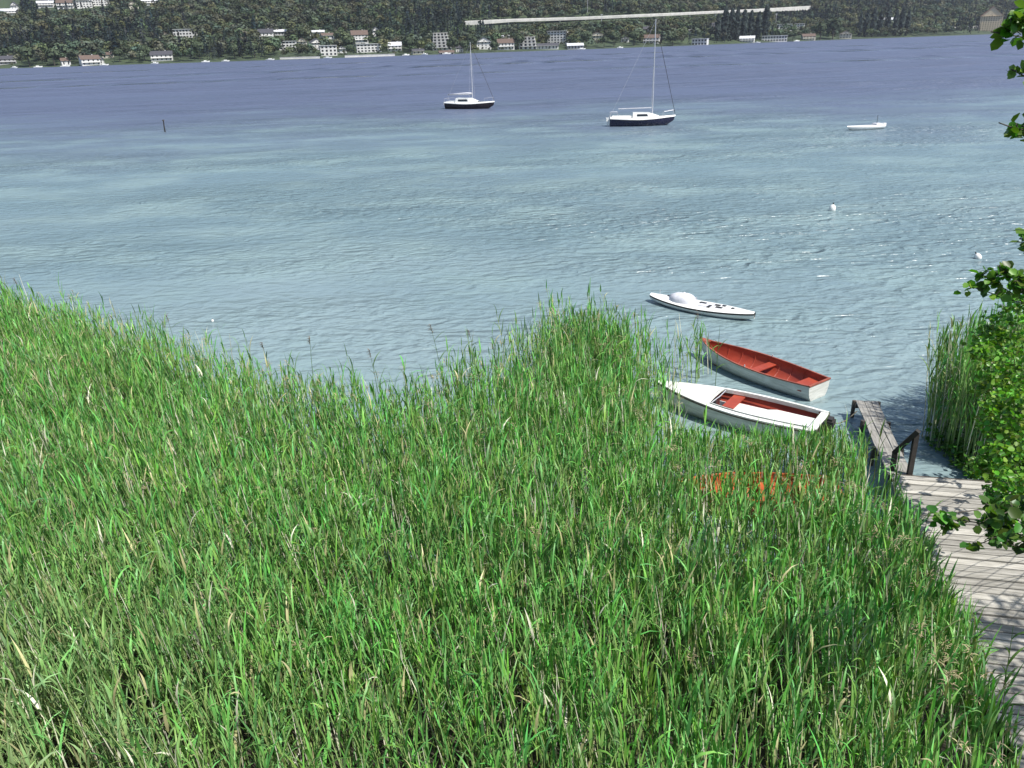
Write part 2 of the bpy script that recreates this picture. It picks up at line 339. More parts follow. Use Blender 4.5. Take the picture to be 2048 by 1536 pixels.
def decked_boat():
    L, B, D = 4.45, 1.5, .56
    t = empty('open_motorboat', label='white boat with a long foredeck and red seat, bow against the tall reeds', cat='boat')
    bf = beam_f(B, .86, .36, 2.0); sf = lambda x: D*.88+.16*max(0, x-.3)**1.6; kf = lambda x: -.14+(.0 if x < .75 else ((x-.75)/.25)**2*.40)
    MB().grid(hull_rows(L, bf, sf, kf)).build('hull', M['hullwhite'], t, True)
    sc = section(bf(0), sf(0), kf(0)); n = len(sc)
    tr = MB(); vs = [(-L/2-.03, y, z) for y, z in sc]+[(-L/2+.02, y*.985, z) for y, z in sc]
    tr.add(vs, [tuple(range(n))[::-1], tuple(range(n, 2*n))]+[(i, i+1, i+1+n, i+n) for i in range(n-1)]+[(n-1, 0, n, 2*n-1)])
    tr.build('transom', M['wooddark'], t)
    MB().grid(hull_rows(L, bf, sf, kf, off=.05, lift=.10, t0=.03, t1=.66)).build('interior_lining', M['red'], t, True)
    # deck: foredeck + side decks as a cambered sheet with the cockpit left open
    t_open = .60; dk = MB(); rows = []
    for i in range(13):
        q = t_open+(1-t_open)*i/12; b = bf(q)+.015; x = q*L-L/2
        rows.append([(x, b*w, sf(q)+.02+.07*(1-w*w)*min(1, b*2)) for w in (-1,-.75,-.5,-.25,0,.25,.5,.75,1)])
    dk.grid(rows); dk.grid([[(x, y, z-.025) for x, y, z in r][::-1] for r in rows])
    dk.build('foredeck', M['whiteold'], t, True)
    sd = MB()
    for sgn, w0 in ((1, .13), (-1, .11)):
        rr = []
        for i in range(17):
            q = i/16*t_open; b = bf(q)+.015; x = q*L-L/2
            rr.append([(x, sgn*b, sf(q)-.01), (x, sgn*b, sf(q)+.022), (x, sgn*(b-w0), sf(q)+.03), (x, sgn*(b-w0), sf(q)-.01)])
        sd.grid(rr, closed=True)
    sd.box(-L/2-.03, -L/2+.16, -bf(0)+.10, bf(0)-.10, sf(0)-.012, sf(0)+.026)
    sd.build('side_deck', M['whiteold'], t)
    cb = MB()
    for sgn, w0 in ((1, .14), (-1, .12)):
        cb.grid([[(q*L-L/2, sgn*(bf(q)-w0), sf(q)-.05), (q*L-L/2, sgn*(bf(q)-w0), sf(q)+.055), (q*L-L/2, sgn*(bf(q)-w0-.018), sf(q)+.055), (q*L-L/2, sgn*(bf(q)-w0-.018), sf(q)-.05)] for q in np.linspace(.05, t_open, 12)], closed=True)
    cb.build('coaming', M['whiteold'], t)
    x0 = t_open*L-L/2
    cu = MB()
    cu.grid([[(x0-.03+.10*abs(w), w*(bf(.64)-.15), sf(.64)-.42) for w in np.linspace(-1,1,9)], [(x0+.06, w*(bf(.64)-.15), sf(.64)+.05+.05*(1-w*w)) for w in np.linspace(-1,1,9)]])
    cu.build('cuddy_shade_sheet', M['glass_and_shade'], t)  # dark sheet stands in for the shade inside the cuddy, no glass here
    ws = MB(); ws.tube([(x0-.02, -bf(.62)+.15, sf(.62)+.04), (x0-.12, -.25, sf(.62)+.13), (x0-.14, .15, sf(.62)+.13), (x0-.04, bf(.62)-.16, sf(.62)+.04)], .014, 6)
    ws.build('grab_rail', M['alu'], t)
    # near side bench and stern platform in worn white, red thwart reaching from the far side
    bn = MB(); rr = []
    for q in np.linspace(.04, .54, 12):
        b = bf(q)-.15; x = q*L-L/2
        rr.append([(x, b, D*.60), (x, b, D*.70), (x, -.22-.12*(q < .3), D*.70), (x, -.22-.12*(q < .3), D*.60)])
    bn.grid(rr, closed=True); bn.add(rr[-1], [(0,1,2,3)]); bn.add(rr[0], [(3,2,1,0)])
    bn.box(-L/2+.2, L*.10, -.23, -.21, .05, D*.6)
    bn.build('side_bench', M['whiteold'], t)
    MB().box(-L*.44, L*.12, -bf(.2)+.10, -.235, .10, .13).build('floor_panel', M['red'], t)
    MB().box(-.10, .20, -bf(.5)+.135, .26, D*.72, D*.78).build('seat', M['red'], t)
    g = MB(); rim(g, L, bf, sf, .03, .035, dz=-.045, out=.03); g.build('strake_and_shade_band', M['wooddark'], t)
    om = empty('outboard_bracket'); bpy.data.objects.remove(om)
    m = MB(); m.box(-L/2-.30, -L/2-.10, -.13, .13, .36, .60); m.box(-L/2-.26, -L/2-.14, -.10, .10, .60, .66); m.box(-L/2-.24, -L/2-.14, -.05, .05, -.25, .36); m.box(-L/2-.12, -L/2-.03, -.08, .08, .22, .50)
    m.build('outboard_motor', M['rail'], t)
    for x, y in ((L*.44, 0), (-L*.45, .55), (-L*.45, -.5)):
        MB().bar((x-.07, y, sf(.95)+.05 if x > 0 else sf(0)+.055), (x+.07, y, sf(.95)+.05 if x > 0 else sf(0)+.055), .02, .025).build('cleat', M['alu'], t)
    return t
place(decked_boat(), V2(7.50, 17.45), V2(3.92, 20.10), 0)

def board_boat():
    L, B = 4.15, 1.05
    t = empty('covered_dinghy', label='low flat white dinghy with a pale domed cover, floating beyond the reeds', cat='dinghy')
    bf = lambda x: B/2*(max(0, math.sin(PI*min(1, x*.97+.02)))**.62); sf = lambda x: .20+.10*abs(x-.45)**1.5*2; kf = lambda x: -.08+.18*abs(2*x-1)**3
    MB().grid(hull_rows(L, bf, sf, kf, 20)).build('hull', M['white'], t, True)
    dk = MB().grid([[(q*L-L/2, (bf(q)+.012)*w, sf(q)+.012+.06*(1-w*w)) for w in (-1,-.6,-.3,0,.3,.6,1)] for q in np.linspace(0, 1, 22)])
    dk.build('deck', M['white'], t, True)
    g = MB(); rim(g, L, bf, lambda x: sf(x)-.05, .02, .05, out=.016); g.build('strake_and_shade_band', M['black'], t)  # black band paints the shadow along the dinghy's side into the hull
    cv = MB(); rows = []
    for a in np.linspace(0, PI/2, 7):
        rows.append([(-.72+.56*math.cos(a)*math.cos(k*PI/9)*(1+.06*math.sin(3*k)), .37*math.cos(a)*math.sin(k*PI/9), sf(.35)+.03+.31*math.sin(a)**.8+.02*math.sin(k*2.2+a*3)) for k in range(18)])
    cv.grid(rows, closed=True); cv.build('canvas_cover', M['canvas'], t, True)
    for x, y, w, d in ((.05,.10,.13,.07), (.42,-.16,.05,.12), (.62,.10,.10,.06), (.85,.14,.06,.06), (.78,-.12,.12,.05), (1.25,0,.05,.05), (-1.35,.1,.07,.05)):
        z = sf(x/L+.5)+.06
        MB().box(x-w, x+w, y-d, y+d, z-.02, z+.035).build('deck_fitting', M['black'], t)
    ck = MB().box(.0, 1.0, -.24, .24, sf(.6)+.035, sf(.6)+.075); ck.build('cockpit_rim', M['canvas'], t)
    MB().tube([(-1.7, 0, .25), (-1.7, 0, .52)], .012, 5).build('jackstaff', M['alu'], t)
    MB().tube([(-.2, 0, .25), (-.2, .02, .48)], .02, 5).build('tiller_post', M['alu'], t)
    return t
place(board_boat(), at(1307, 597, .12), at(1503, 635, .12), 0)

def sailing_boat(label, a, b, mh, tm, mast_px, trunk, boomcover, motor):
    L = (b-a).length; B = L*.31; fb = .95
    t = empty('sailing_boat', label=label, cat='sailing boat')
    bf = lambda x: B/2*(.62+.38*math.sin(PI/2*min(1, x/.45)))*(1-(max(0, x-.42)/.58)**2.3)
    sf = lambda x: fb-.14*math.sin(PI*x*.8)+.16*max(0, x-.5)*2
    kf = lambda x: -.25+(0 if x < .86 else ((x-.86)/.14)**1.2*.75)+.15*max(0, .2-x)
    xo = lambda r: [(x+(.38*(z/fb)*max(0, (x/L+.5-.85)/.15)), y, z) for x, y, z in r]
    rows = [xo(r) for r in hull_rows(L*.95, bf, sf, kf, 22)]
    MB().grid(rows).build('hull', mh, t, True)
    MB().add([(x-.01, y, z) for x, y, z in rows[0]], [tuple(range(len(rows[0])))[::-1]]).build('transom', M['white'], t)
    LL = L*.95
    MB().grid([xo([(q*LL-LL/2, (bf(q)+.01)*w, sf(q)+.01+.05*(1-w*w)) for w in (-1,-.6,0,.6,1)]) for q in np.linspace(0, 1, 20)]).build('deck', M['white'], t, True)
    g = MB()
    for sgn in (1, -1):
        g.grid([xo([(q*LL-LL/2, sgn*(bf(q)+.03), sf(q)-.12), (q*LL-LL/2, sgn*(bf(q)+.03), sf(q)+.06), (q*LL-LL/2, sgn*(bf(q)-.01), sf(q)+.06)]) for q in np.linspace(0, 1, 20)])
    g.build('toe_rail', M['white'], t, True)
    x0, x1, hh = trunk[0]*LL-LL/2, trunk[1]*LL-LL/2, trunk[2]
    cw = B*.30; xm = x0+(x1-x0)*.62; zb = fb-.1
    cb = MB().grid([[(x0, w*cw, zb), (x0+.05, w*cw*.86, fb+hh), (xm, w*cw*.82, fb+hh*.93), (x1, w*cw*.45, fb+.12)] for w in (-1,-.5,0,.5,1)])
    for sgn in (-1, 1):
        cb.add([(x0, sgn*cw, zb), (x0+.05, sgn*cw*.86, fb+hh), (xm, sgn*cw*.82, fb+hh*.93), (x1, sgn*cw*.45, fb+.12), (x1, sgn*cw*.45, zb), (xm, sgn*cw, zb)], [(0,1,2,5), (5,2,3,4)])
    cb.build('cabin', M['white'], t)
    for sgn in (-1, 1):
        y = lambda z: sgn*(cw*(1-.14*(z-zb)/(fb+hh-zb))+.012)
        z0, z1 = fb+hh*.22, fb+hh*.68
        MB().add([(x0+.45, y(z0), z0), (xm-.1, y(z0), z0), (xm-.25, y(z1), z1), (x0+.5, y(z1), z1)], [(0,1,2,3)]).build('cabin_window', M['glass_and_shade'], t)
    MB().box(-LL/2+.35, x0-.1, -B*.17, B*.17, fb-.06, fb-.02).build('cockpit', M['canvas'], t)
    cm = MB()
    for sgn in (1, -1): cm.box(-LL/2+.3, x0-.02, sgn*B*.2-.04, sgn*B*.2+.04, fb-.06, fb+.16)
    cm.build('cockpit_coaming', M['white'], t)
    mx = tm*L-L/2; mast = MB().tube([(mx, 0, fb), (mx, 0, 5), (mx, 0, mast_px)], [.07, .065, .045], 8); mast.build('mast', M['alu'], t)
    bx = x0-1.6; zb2 = fb+hh+.42
    MB().tube([(mx-.1, 0, zb2+.05), (bx, 0, zb2)], .05, 8).build('boom', M['alu'], t)
    if boomcover:
        MB().tube([(mx-.08, 0, zb2+.22), (mx-.9, 0, zb2+.2), ((mx+bx)/2, 0, zb2+.14), (bx+.1, 0, zb2+.08)], [.10, .16, .13, .06], 8).build('furled_sail', M['canvas'], t, True)
    st = MB(); top = (mx, 0, mast_px-.15); lw = .018
    st.tube([top, (LL/2+.3, 0, fb+.25)], lw*1.5, 5); st.build('forestay', M['rail'], t)
    MB().tube([top, (-LL/2, 0, fb)], lw*.7, 5).build('backstay', M['alu'], t)
    for sgn in (1, -1):
        sh = MB(); zs = mast_px*.6
        sh.tube([(mx, 0, mast_px-.5), (mx, sgn*.5, zs), (mx-.1, sgn*B*.44, fb)], lw*.6, 4); sh.bar((mx, 0, zs), (mx, sgn*.5, zs), .03, .03)
        sh.build('shroud', M['alu'], t)
    p = MB(); pr = [(LL/2*.72, -bf(.86), sf(.86)+.55), (LL/2+.1, -.12, sf(1)+.6), (LL/2+.1, .12, sf(1)+.6), (LL/2*.72, bf(.86), sf(.86)+.55)]
    p.tube(pr, .018, 5)
    for q in pr: p.tube([q, (q[0]-.05, q[1], fb)], .016, 5)
    p.build('pulpit', M['alu'], t)
    p = MB(); pr = [(-LL/2*.75, -bf(.1), fb+.55), (-LL/2+.05, -bf(0), fb+.55), (-LL/2+.05, bf(0), fb+.55), (-LL/2*.75, bf(.1), fb+.55)]
    p.tube(pr, .018, 5)
    for q in pr: p.tube([q, (q[0], q[1], fb-.05)], .016, 5)
    p.build('pushpit', M['alu'], t)
    m = MB(); m.box(-LL/2-.42, -LL/2-.12, -.16, .16, .55, .95); m.box(-LL/2-.32, -LL/2-.16, -.07, .07, -.3, .55); m.box(-LL/2-.14, -LL/2, -.1, .1, .5, .8)
    m.build('outboard_motor', M['white'] if motor else M['canvas'], t)
    MB().box(-LL/2-.07, -LL/2-.02, -.35, .1, -.3, .75).build('rudder', M['white'], t)
    place(t, a, b); return t
zt = lambda px, py, Y: atd(px, py, Y).z
s1a, s1b = at(891, 217), at(988, 217)
sailing_boat('smaller moored sailing boat with dark brown hull and sail furled on its boom', s1a, s1b, M['brownhull'], .575, zt(946, 84, 130.2), (.24, .70, .62), True, True)
s2a, s2b = at(1216, 252.5), at(1347, 249.5)
sailing_boat('moored sailing boat with navy blue hull and the taller bare mast', s2a, s2b, M['navy'], .67, zt(1303, 38, 96), (.36, .78, .50), False, True)
def small_boat():
    L = 4.3; t = empty('motor_dinghy', label='small low white boat alone on open water right of the sailing boats', cat='dinghy')
    bf = beam_f(1.5, .7); sf = lambda x: .24+.10*x; kf = lambda x: -.1+(.0 if x < .75 else ((x-.75)/.25)**2*.4)
    MB().grid(hull_rows(L, bf, sf, kf)).build('hull', M['white'], t, True)
    MB().grid([[(q*L-L/2, (bf(q)+.01)*w, sf(q)+.01+.1*(1-w*w)) for w in (-1,-.5,0,.5,1)] for q in np.linspace(0, 1, 14)]).build('cover', M['white'], t, True)
    MB().box(-L/2+.2, -L/2+1.0, -.35, .35, .33, .52).build('console', M['canvas'], t)
    m = MB(); m.box(-L/2-.4, -L/2-.05, -.14, .14, .2, .5); m.box(-L/2-.3, -L/2-.15, -.06, .06, -.3, .35); m.build('outboard_motor', M['white'], t)
    MB().tube([(-L/2+.7, 0, .4), (-L/2+.7, 0, 1.3)], .025, 5).build('stern_pole', M['rail'], t)
    place(t, at(1764, 256), at(1693, 261)); return t
small_boat()
# ------------------------------------------------------------------ buoys, marker poles
def buoy(px, py, tilt, label, r=.16):
    p = at(px, py); t = empty('mooring_buoy', p, label=label, cat='buoy')
    b = MB().lathe([(.001,-.6*r), (.7*r,-.4*r), (r,.2*r), (.92*r,1.0*r), (.6*r,1.55*r), (.25*r,1.8*r), (.001,1.85*r)], 14).build('float', M['buoy'], t, True)
    MB().lathe([(.25*r,1.75*r), (.16*r,2.0*r), (.16*r,2.3*r), (.001,2.35*r)], 8).build('top_ring', M['rail'], t)
    t.rotation_euler = (R(tilt*.3), R(tilt), .3); return t
buoy(1664, 421, 4, 'upright white mooring buoy on open water below the small white boat', .19)
buoy(1957, 517, -32, 'white mooring buoy tilted over on its dark foot, just above the leafy branch', .15)
buoy(425, 643, 10, 'tiny white float beside the reed tips at the left edge of the bay', .05)
def pole(px, py, h, label, r=.05):
    t = empty('marker_pole', at(px, py), label=label, cat='pole')
    MB().tube([(0, 0, -.6), (.02, 0, h*.5), (.05, .02, h)], [r*1.2, r, r*.8], 7).build('pole', M['rail'], t)
    MB().lathe([(r*.8, 0), (r*1.5, .03), (r*1.5, .16), (.001, .2)], 7, (.05, .02, h)).build('pole_cap', M['wooddark'], t); return t
pole(330, 264, 1.3, 'thin dark marker pole standing in the water at the left', .08)
# ------------------------------------------------------------------ dock
ang = math.atan2(-.222, .975)
dock = empty('jetty', (8.02, 14.84, 0), ang, 'grey weathered plank jetty running down the right edge between reeds and bush', 'jetty')
DZ = .5
pl = MB(); y = 0; i = 0
rr_ = random.Random(3)
while y > -9.6:
    w = .165+rr_.uniform(-.008, .008); e0 = rr_.uniform(-.05, .04); e1 = rr_.uniform(-.06, .06); dz = rr_.uniform(-.008, .008)
    x1 = 4.6+e1 if y > -3 else 4.9+e1
    seam = rr_.uniform(1.2, 3.4); tl = rr_.uniform(-.006, .006)
    for xa, xb in ((e0, seam-.004), (seam+.004, x1)):
        k = rr_.uniform(-.004, .004)
        pl.add([(xa, y-w, DZ-.035), (xb, y-w, DZ-.035), (xb, y, DZ-.035), (xa, y, DZ-.035), (xa, y-w, DZ+dz-tl+k), (xb, y-w, DZ+dz+k), (xb, y, DZ+dz+tl+k), (xa, y, DZ+dz+k)],
               [(0,3,2,1),(4,5,6,7),(0,1,5,4),(1,2,6,5),(2,3,7,6),(3,0,4,7)])
    y -= w+.026+rr_.uniform(0, .012)
pl.build('decking', M['wood'], dock)
for x in (.25, 2.3, 4.3): MB().box(x-.06, x+.06, -9.6, -.03, DZ-.20, DZ-.04).build('joist', M['wooddark'], dock)
for x in (.25, 2.3, 4.3):
    for yy in (-.2, -3, -6, -9):
        MB().tube([(x+.13, yy, -1.2), (x+.13, yy, DZ-.05)], .075, 8).build('pile', M['wooddark'], dock)
MB().box(.0, 4.6, .004, .04, DZ-.18, DZ+.0).build('edge_board', M['wooddark'], dock)
gp = empty('gangplank', (8.02, 14.84, 0), ang, 'narrow walkway of long dark grey planks leading from the jetty out to the boats', 'walkway')
for x0, x1 in ((-.04, .14), (.155, .30), (.315, .47)):
    mb = MB(); pts = [i*.39+.05 for i in range(11)]
    rows = [[(x0+.008*math.sin(q*3+x0*9), q, DZ-.075), (x0+.008*math.sin(q*3+x0*9), q, DZ-.03-.02*math.sin(q*.8)), (x1+.006*math.sin(q*2+x0*5), q, DZ-.03-.02*math.sin(q*.8+x0)), (x1, q, DZ-.075)] for q in pts]
    mb.grid(rows, closed=True); mb.add(rows[0], [(0,1,2,3)]); mb.add(rows[-1], [(3,2,1,0)])
    mb.build('plank', M['wood2'], gp)
for yy in (1.2, 2.6, 3.8):
    MB().box(-.08, .52, yy-.05, yy+.05, DZ-.17, DZ-.08).build('crossbeam', M['wooddark'], gp)
    for x in (-.09, .5): MB().tube([(x, yy+.12, -1.2), (x, yy+.12, DZ-.03)], .05, 7).build('pile', M['wooddark'], gp)
hr = empty('handrail', (8.43, 14.86, 0), 0, 'sloping dark wooden handrail on two posts at the jetty end', 'handrail')
p2 = atd(1833, 868, 14.86)-Vector((8.43, 14.86, 0)); p2.y = 0
q0 = Vector((-.26, .22, .46)); Y1 = 14.86+.22; p1 = atd(1790, 906, Y1)-Vector((8.43, 14.86, 0))
MB().bar((0, 0, DZ-.3), (p2.x, p2.y, p2.z), .10, .08, (0,1,0)).build('post', M['rail'], hr)
MB().bar((q0.x, q0.y, .2), (p1.x, p1.y, p1.z), .09, .08, (0,1,0)).build('post', M['rail'], hr)
dv = (p2-p1).normalized()
MB().bar(p1-dv*.03+Vector((0,0,.03)), p2+dv*.05+Vector((0,0,.035)), .12, .10).build('top_rail', M['rail'], hr)
# mooring rope from the white boat to the gangplank
a = at(1645, 828, .45); b = at(1714, 822, .45); pts = [a.lerp(b, i/10)+Vector((0, 0, -.30*math.sin(PI*i/10))) for i in range(11)]
tag(MB().tube(pts, .014, 5).build('mooring_rope', M['rope']), 'slack mooring rope from the white boat stern to the narrow walkway', 'rope')
# ------------------------------------------------------------------ reeds
def inpoly(P, poly):
    x, y = P[:, 0], P[:, 1]; ins = np.zeros(len(P), bool); n = len(poly)
    for i in range(n):
        x1, y1 = poly[i]; x2, y2 = poly[(i+1) % n]
        c = ((y1 > y) != (y2 > y)) & (x < (x2-x1)*(y-y1)/(y2-y1+1e-12)+x1); ins ^= c
    return ins
def polydist(P, poly):
    d = np.full(len(P), 1e9); n = len(poly)
    for i in range(n):
        a = np.array(poly[i]); b = np.array(poly[(i+1) % n]); ab = b-a
        t = np.clip(((P-a)@ab)/(ab@ab+1e-12), 0, 1); d = np.minimum(d, np.hypot(*(P-(a+t[:, None]*ab)).T))
    return d
def g2(pts, z): return [tuple(at(x, y, z)[:2]) for x, y in pts]
def lownoise(P, f, o=0): return np.array([noise.noise(Vector((x*f, y*f, o))) for x, y in P])
def reed_mesh(P, H, name, m, seed=1, leaf_lo=.42, nleaf=6, wind=(-.09, .02), dead=.12, pale=None, lw=1.0, lean=.065, plume=.03):
    """stems as thin 3-sided blades with long arching leaves; returns one mesh"""
    r = np.random.default_rng(seed); n = len(P)
    base = np.c_[P, np.full(n, -.15)]
    ln = r.normal(0, lean, (n, 2))+np.array(wind)+r.normal(0, .02, (n, 2)); curv = r.uniform(.2, 1.0, n)
    def axis(t):  # t (k,n)
        h = (H+.15)*t
        off = (t*(1-curv)+t**2*curv)*H
        return np.stack([base[:, 0]+ln[:, 0]*off, base[:, 1]+ln[:, 1]*off, base[:, 2]+h], -1)
    isdead = r.random(n) < dead
    V = []; Q = []; COL = []; nv = 0
    gcol = np.stack([r.uniform(.085, .165, n), r.uniform(.24, .37, n), r.uniform(.045, .09, n)], -1)
    if pale is not None: gcol = gcol*(1-pale[:, None])+np.array([.33,.36,.22])*pale[:, None]
    straw = np.array([.68, .66, .52])*r.uniform(.7, 1.2, (n, 1))
    # stems
    ts = [0, .35, .7, 1.0]; rad = np.array([.011, .011, .009, .004])
    a0 = r.uniform(0, 2*PI, n)
    ringv = []
    for t, q in zip(ts, rad):
        c = axis(np.full(n, t))
        for k in range(3):
            a = a0+k*2*PI/3; ringv.append(c+np.stack([np.cos(a)*q, np.sin(a)*q, a*0], -1))
    SV = np.stack(ringv, 1)  # n,12,3
    V.append(SV.reshape(-1, 3)); idx = (np.arange(n)*12)[:, None, None]
    fq = np.array([(i*3+k, i*3+(k+1) % 3, (i+1)*3+(k+1) % 3, (i+1)*3+k) for i in range(3) for k in range(3)])
    Q.append((idx+fq[None]).reshape(-1, 4)); 
    sc = np.where(isdead[:, None], straw, gcol*.8+np.array([.20,.19,.10]))
    COL.append(np.repeat(sc, 12, 0)); nv += n*12
    # leaves
    for j in range(nleaf):
        keep = (~isdead) | (r.random(n) < .12); sel = np.where(keep)[0]; k = len(sel)
        t0 = np.clip(leaf_lo+(1-leaf_lo)*(j+r.random(k)*.9)/nleaf, 0, .985)
        c = axis(np.ones(n))[sel]*0
        tt = np.zeros(n); tt[sel] = t0; c = axis(tt)[sel]
        side = (j % 2)*PI
        az = a0[sel]*.25+side+r.normal(0, .75, k)  # biased to the +x / -x sides
        Lf = (.36+.32*r.random(k))*(1-.35*np.abs(t0-.65))*np.where(t0 > .9, .75, 1)
        up = r.uniform(1.05, 1.45, k)+(t0-.5)*.4   # initial elevation
        up = np.where(t0 > .9, up+.2, up); up = np.clip(up, .2, 1.5)
        droop = r.uniform(.1, 1.0, k)+(r.random(k) < .22)*r.uniform(.6, 1.6, k)
        w = lw*r.uniform(.009, .021, k)
        dx, dy = np.cos(az), np.sin(az); px, py = -dy, dx
        tw = r.normal(0, .5, k)
        pos = c.copy(); prof = [.55, 1.0, .85, .5, .06]; seg = 4; lv = []
        for s_ in range(seg+1):
            el = up-droop*(s_/seg)**1.2
            W_ = (w*prof[s_])[:, None]
            pv = np.stack([px, py, np.sin(tw+s_*.15)*.6], -1)
            lv += [pos+pv*W_, pos-pv*W_]
            pos = pos+np.stack([dx*np.cos(el), dy*np.cos(el), np.sin(el)], -1)*(Lf/seg)[:, None]
        LV = np.stack(lv, 1); V.append(LV.reshape(-1, 3)); b0 = nv+(np.arange(k)*10)[:, None, None]
        lf = np.array([(2*i, 2*i+1, 2*i+3, 2*i+2) for i in range(4)]); Q.append((b0+lf[None]).reshape(-1, 4))
        cc = gcol[sel]*r.uniform(.7, 1.35, (k, 1)); yl = r.random(k) < .05
        cc = np.where(yl[:, None], np.array([.45, .42, .22])*r.uniform(.7, 1.2, (k, 1)), cc)
        cc = np.where(isdead[sel][:, None], straw[sel], cc)
        COL.append(np.repeat(cc, 10, 0)); nv += k*10
    # plumes: drooping tufts of thin strands
    pi_ = np.where(r.random(n) < plume)[0]
    for rep in range(12):
        k = len(pi_)
        if not k: break
        tt = np.zeros(n); tt[pi_] = r.uniform(.93, 1.0, k); c = axis(tt)[pi_]
        az = r.normal(PI if rep % 3 else 0, .9, k); el0 = r.uniform(.6, 1.4, k); Lf = r.uniform(.07, .15, k); w = .005
        lv = []; pos = c
        for s_ in range(5):
            el = el0-s_*.42; pv = np.stack([-np.sin(az), np.cos(az), az*0], -1)*w*(1 if s_ < 4 else .4)
            lv += [pos+pv, pos-pv]; pos = pos+np.stack([np.cos(az)*np.cos(el), np.sin(az)*np.cos(el), np.sin(el)], -1)*(Lf/4)[:, None]
        LV = np.stack(lv, 1); V.append(LV.reshape(-1, 3)); b0 = nv+(np.arange(k)*10)[:, None, None]
        Q.append((b0+lf[None]).reshape(-1, 4)); COL.append(np.repeat(np.array([[.40,.33,.20]])*r.uniform(.6, 1.2, (k, 1)), 10, 0)); nv += k*10
    return npmesh(name, np.concatenate(V), np.concatenate(Q), m, np.concatenate(COL))
ZT = 2.05
edge_px = [(-500,470),(-200,545),(0,590),(60,600),(120,622),(200,655),(320,690),(430,722),(540,752),(640,778),(760,800),(850,772),(950,752),(1045,712),(1085,655),(1140,632),(1200,628),(1300,640),(1328,690),(1335,770)]
edge_px = [(x-(12 if x > 1180 else 0), y-32+(18 if x > 1290 else 0)) for x, y in edge_px]
bed = g2(edge_px, ZT)+g2([(1338,800),(1355,830),(1380,850),(1410,868),(1450,880),(1500,886),(1560,890),(1620,896),(1660,885),(1700,862),(1740,885),(1782,960)], ZT)+[(7.86,14.3),(7.42,12.4),(6.97,10.3),]+[(6.58,8.6),(6.3,7.4),(5.88,5.6),(5.3,3.0),(-12,3.0),(-24,8)]
boats_fp = [[(3.75,20.3),(5.6,19.45),(7.95,17.9),(7.35,16.75),(5.0,17.5),(4.0,18.9)], [(5.7,23.6),(9.0,20.3),(8.0,19.2),(6.3,20.9)], [(3.4,14.6),(4.1,15.1),(6.65,14.8),(6.65,13.85),(4.1,14.05)]]
def scatter(poly, dens, seed, shrink=0):
    r = np.random.default_rng(seed); p = np.array(poly); lo, hi = p.min(0), p.max(0)
    n = int((hi-lo).prod()*dens); P = lo+r.random((n, 2))*(hi-lo); return P
P = scatter([(-24,3),(9,3),(9,28),(-24,28)], 58, 11)
ins = inpoly(P, bed); d = polydist(P, bed); r_ = np.random.default_rng(5)
# keep what the picture frame and a step to the side could see
depth = P[:, 1]*.92+8*.39; vis = np.abs(P[:, 0]) < depth*.66+1.6
bare = lownoise(P, .35, 4)
edgy = P[:, 0] < 4.2
dens = np.where(ins, np.clip(np.where(P[:, 0] > 5.2, .6, .30)+d*.9, 0, 1), np.where(d < 1.0, np.clip(.26*(1-d/1.0), 0, 1)*edgy, 0))
dens = dens*np.clip(.86+1.1*lownoise(P, 1.1, 12)+.5*lownoise(P, .4, 13), .45, 1.1)
dens = dens*np.where((bare > .28) & (d < 1.5), .45, 1)*np.where((P[:, 1] < 8) & (P[:, 0] < 4.5), .7, 1)
keep = vis & (r_.random(len(P)) < dens)
for fp in boats_fp:
    keep &= ~inpoly(P, fp)
fo = inpoly(P, [(3.6,12.4),(6.6,12.2),(6.6,13.9),(3.6,14.1)]); keep &= ~(fo & (r_.random(len(P)) < .30))
# thin the stand in front of the orange boat so it glimmers through
fr = inpoly(P, [(3.2,12.9),(6.9,12.4),(6.8,14.0),(3.4,14.3)]); keep &= ~((P[:, 0] > 7.35) & (P[:, 1] > 13.3) & (r_.random(len(P)) < .8))
P = P[keep]; d = d[keep]
H = 2.05*(1+.16*lownoise(P, .22, 1)+.10*lownoise(P, .9, 2))*r_.uniform(.80, 1.10, len(P))
H = np.where(d < .6, H*r_.uniform(.82, 1.12, len(P)), H)
H = np.where(inpoly(P, [(3.2,12.9),(6.9,12.4),(6.8,14.0),(3.4,14.3)]), H*.90, H)
dk_ = (8.02-(14.84-P[:, 1])*.2277)-P[:, 0]
H = np.where((dk_ < 1.0) & (P[:, 1] < 13), H*np.clip(.58+.42*dk_, .55, 1), H)
H = np.where((P[:, 0] > 6.9) & (P[:, 1] > 12.6), H*.72, H)
H = np.where(inpoly(P, [(4.2,15.6),(7.2,15.2),(7.4,17.0),(4.4,17.6)]), H*.88, H)
pale = np.clip((-P[:, 0]-2.2)/5, 0, 1)*np.clip((11.5-P[:, 1])/5, 0, 1)*.75*r_.uniform(.4, 1, len(P))
o = reed_mesh(P, H, 'reed_bed', M['leaf'], 3, pale=pale, dead=.11, plume=np.where(d < 1.2, .16, .008))
tag(o, 'dense green reed bed filling the foreground shallows', 'reeds', kind='stuff')
bk = [(3.7,14.95),(6.8,14.62),(7.5,15.3),(7.2,16.1),(6.6,16.3),(4.9,16.6),(4.3,17.1),(3.7,17.5)]
PB = scatter(bk, 42, 61); PB = PB[inpoly(PB, bk) & ~inpoly(PB, boats_fp[0])]
o = reed_mesh(PB, (1.28-(PB[:, 1]-15.1)*.42)*np.random.default_rng(4).uniform(.75, 1.1, len(PB)), 'reed_fringe', M['leaf'], 12, leaf_lo=.25, dead=.2)
tag(o, 'shorter reeds growing between the white boat and the orange boat', 'reeds', kind='stuff')
bf2 = [(3.2,13.1),(6.9,12.9),(6.9,13.95),(3.2,14.2)]
PF = scatter(bf2, 4, 63); PF = PF[inpoly(PF, bf2)]
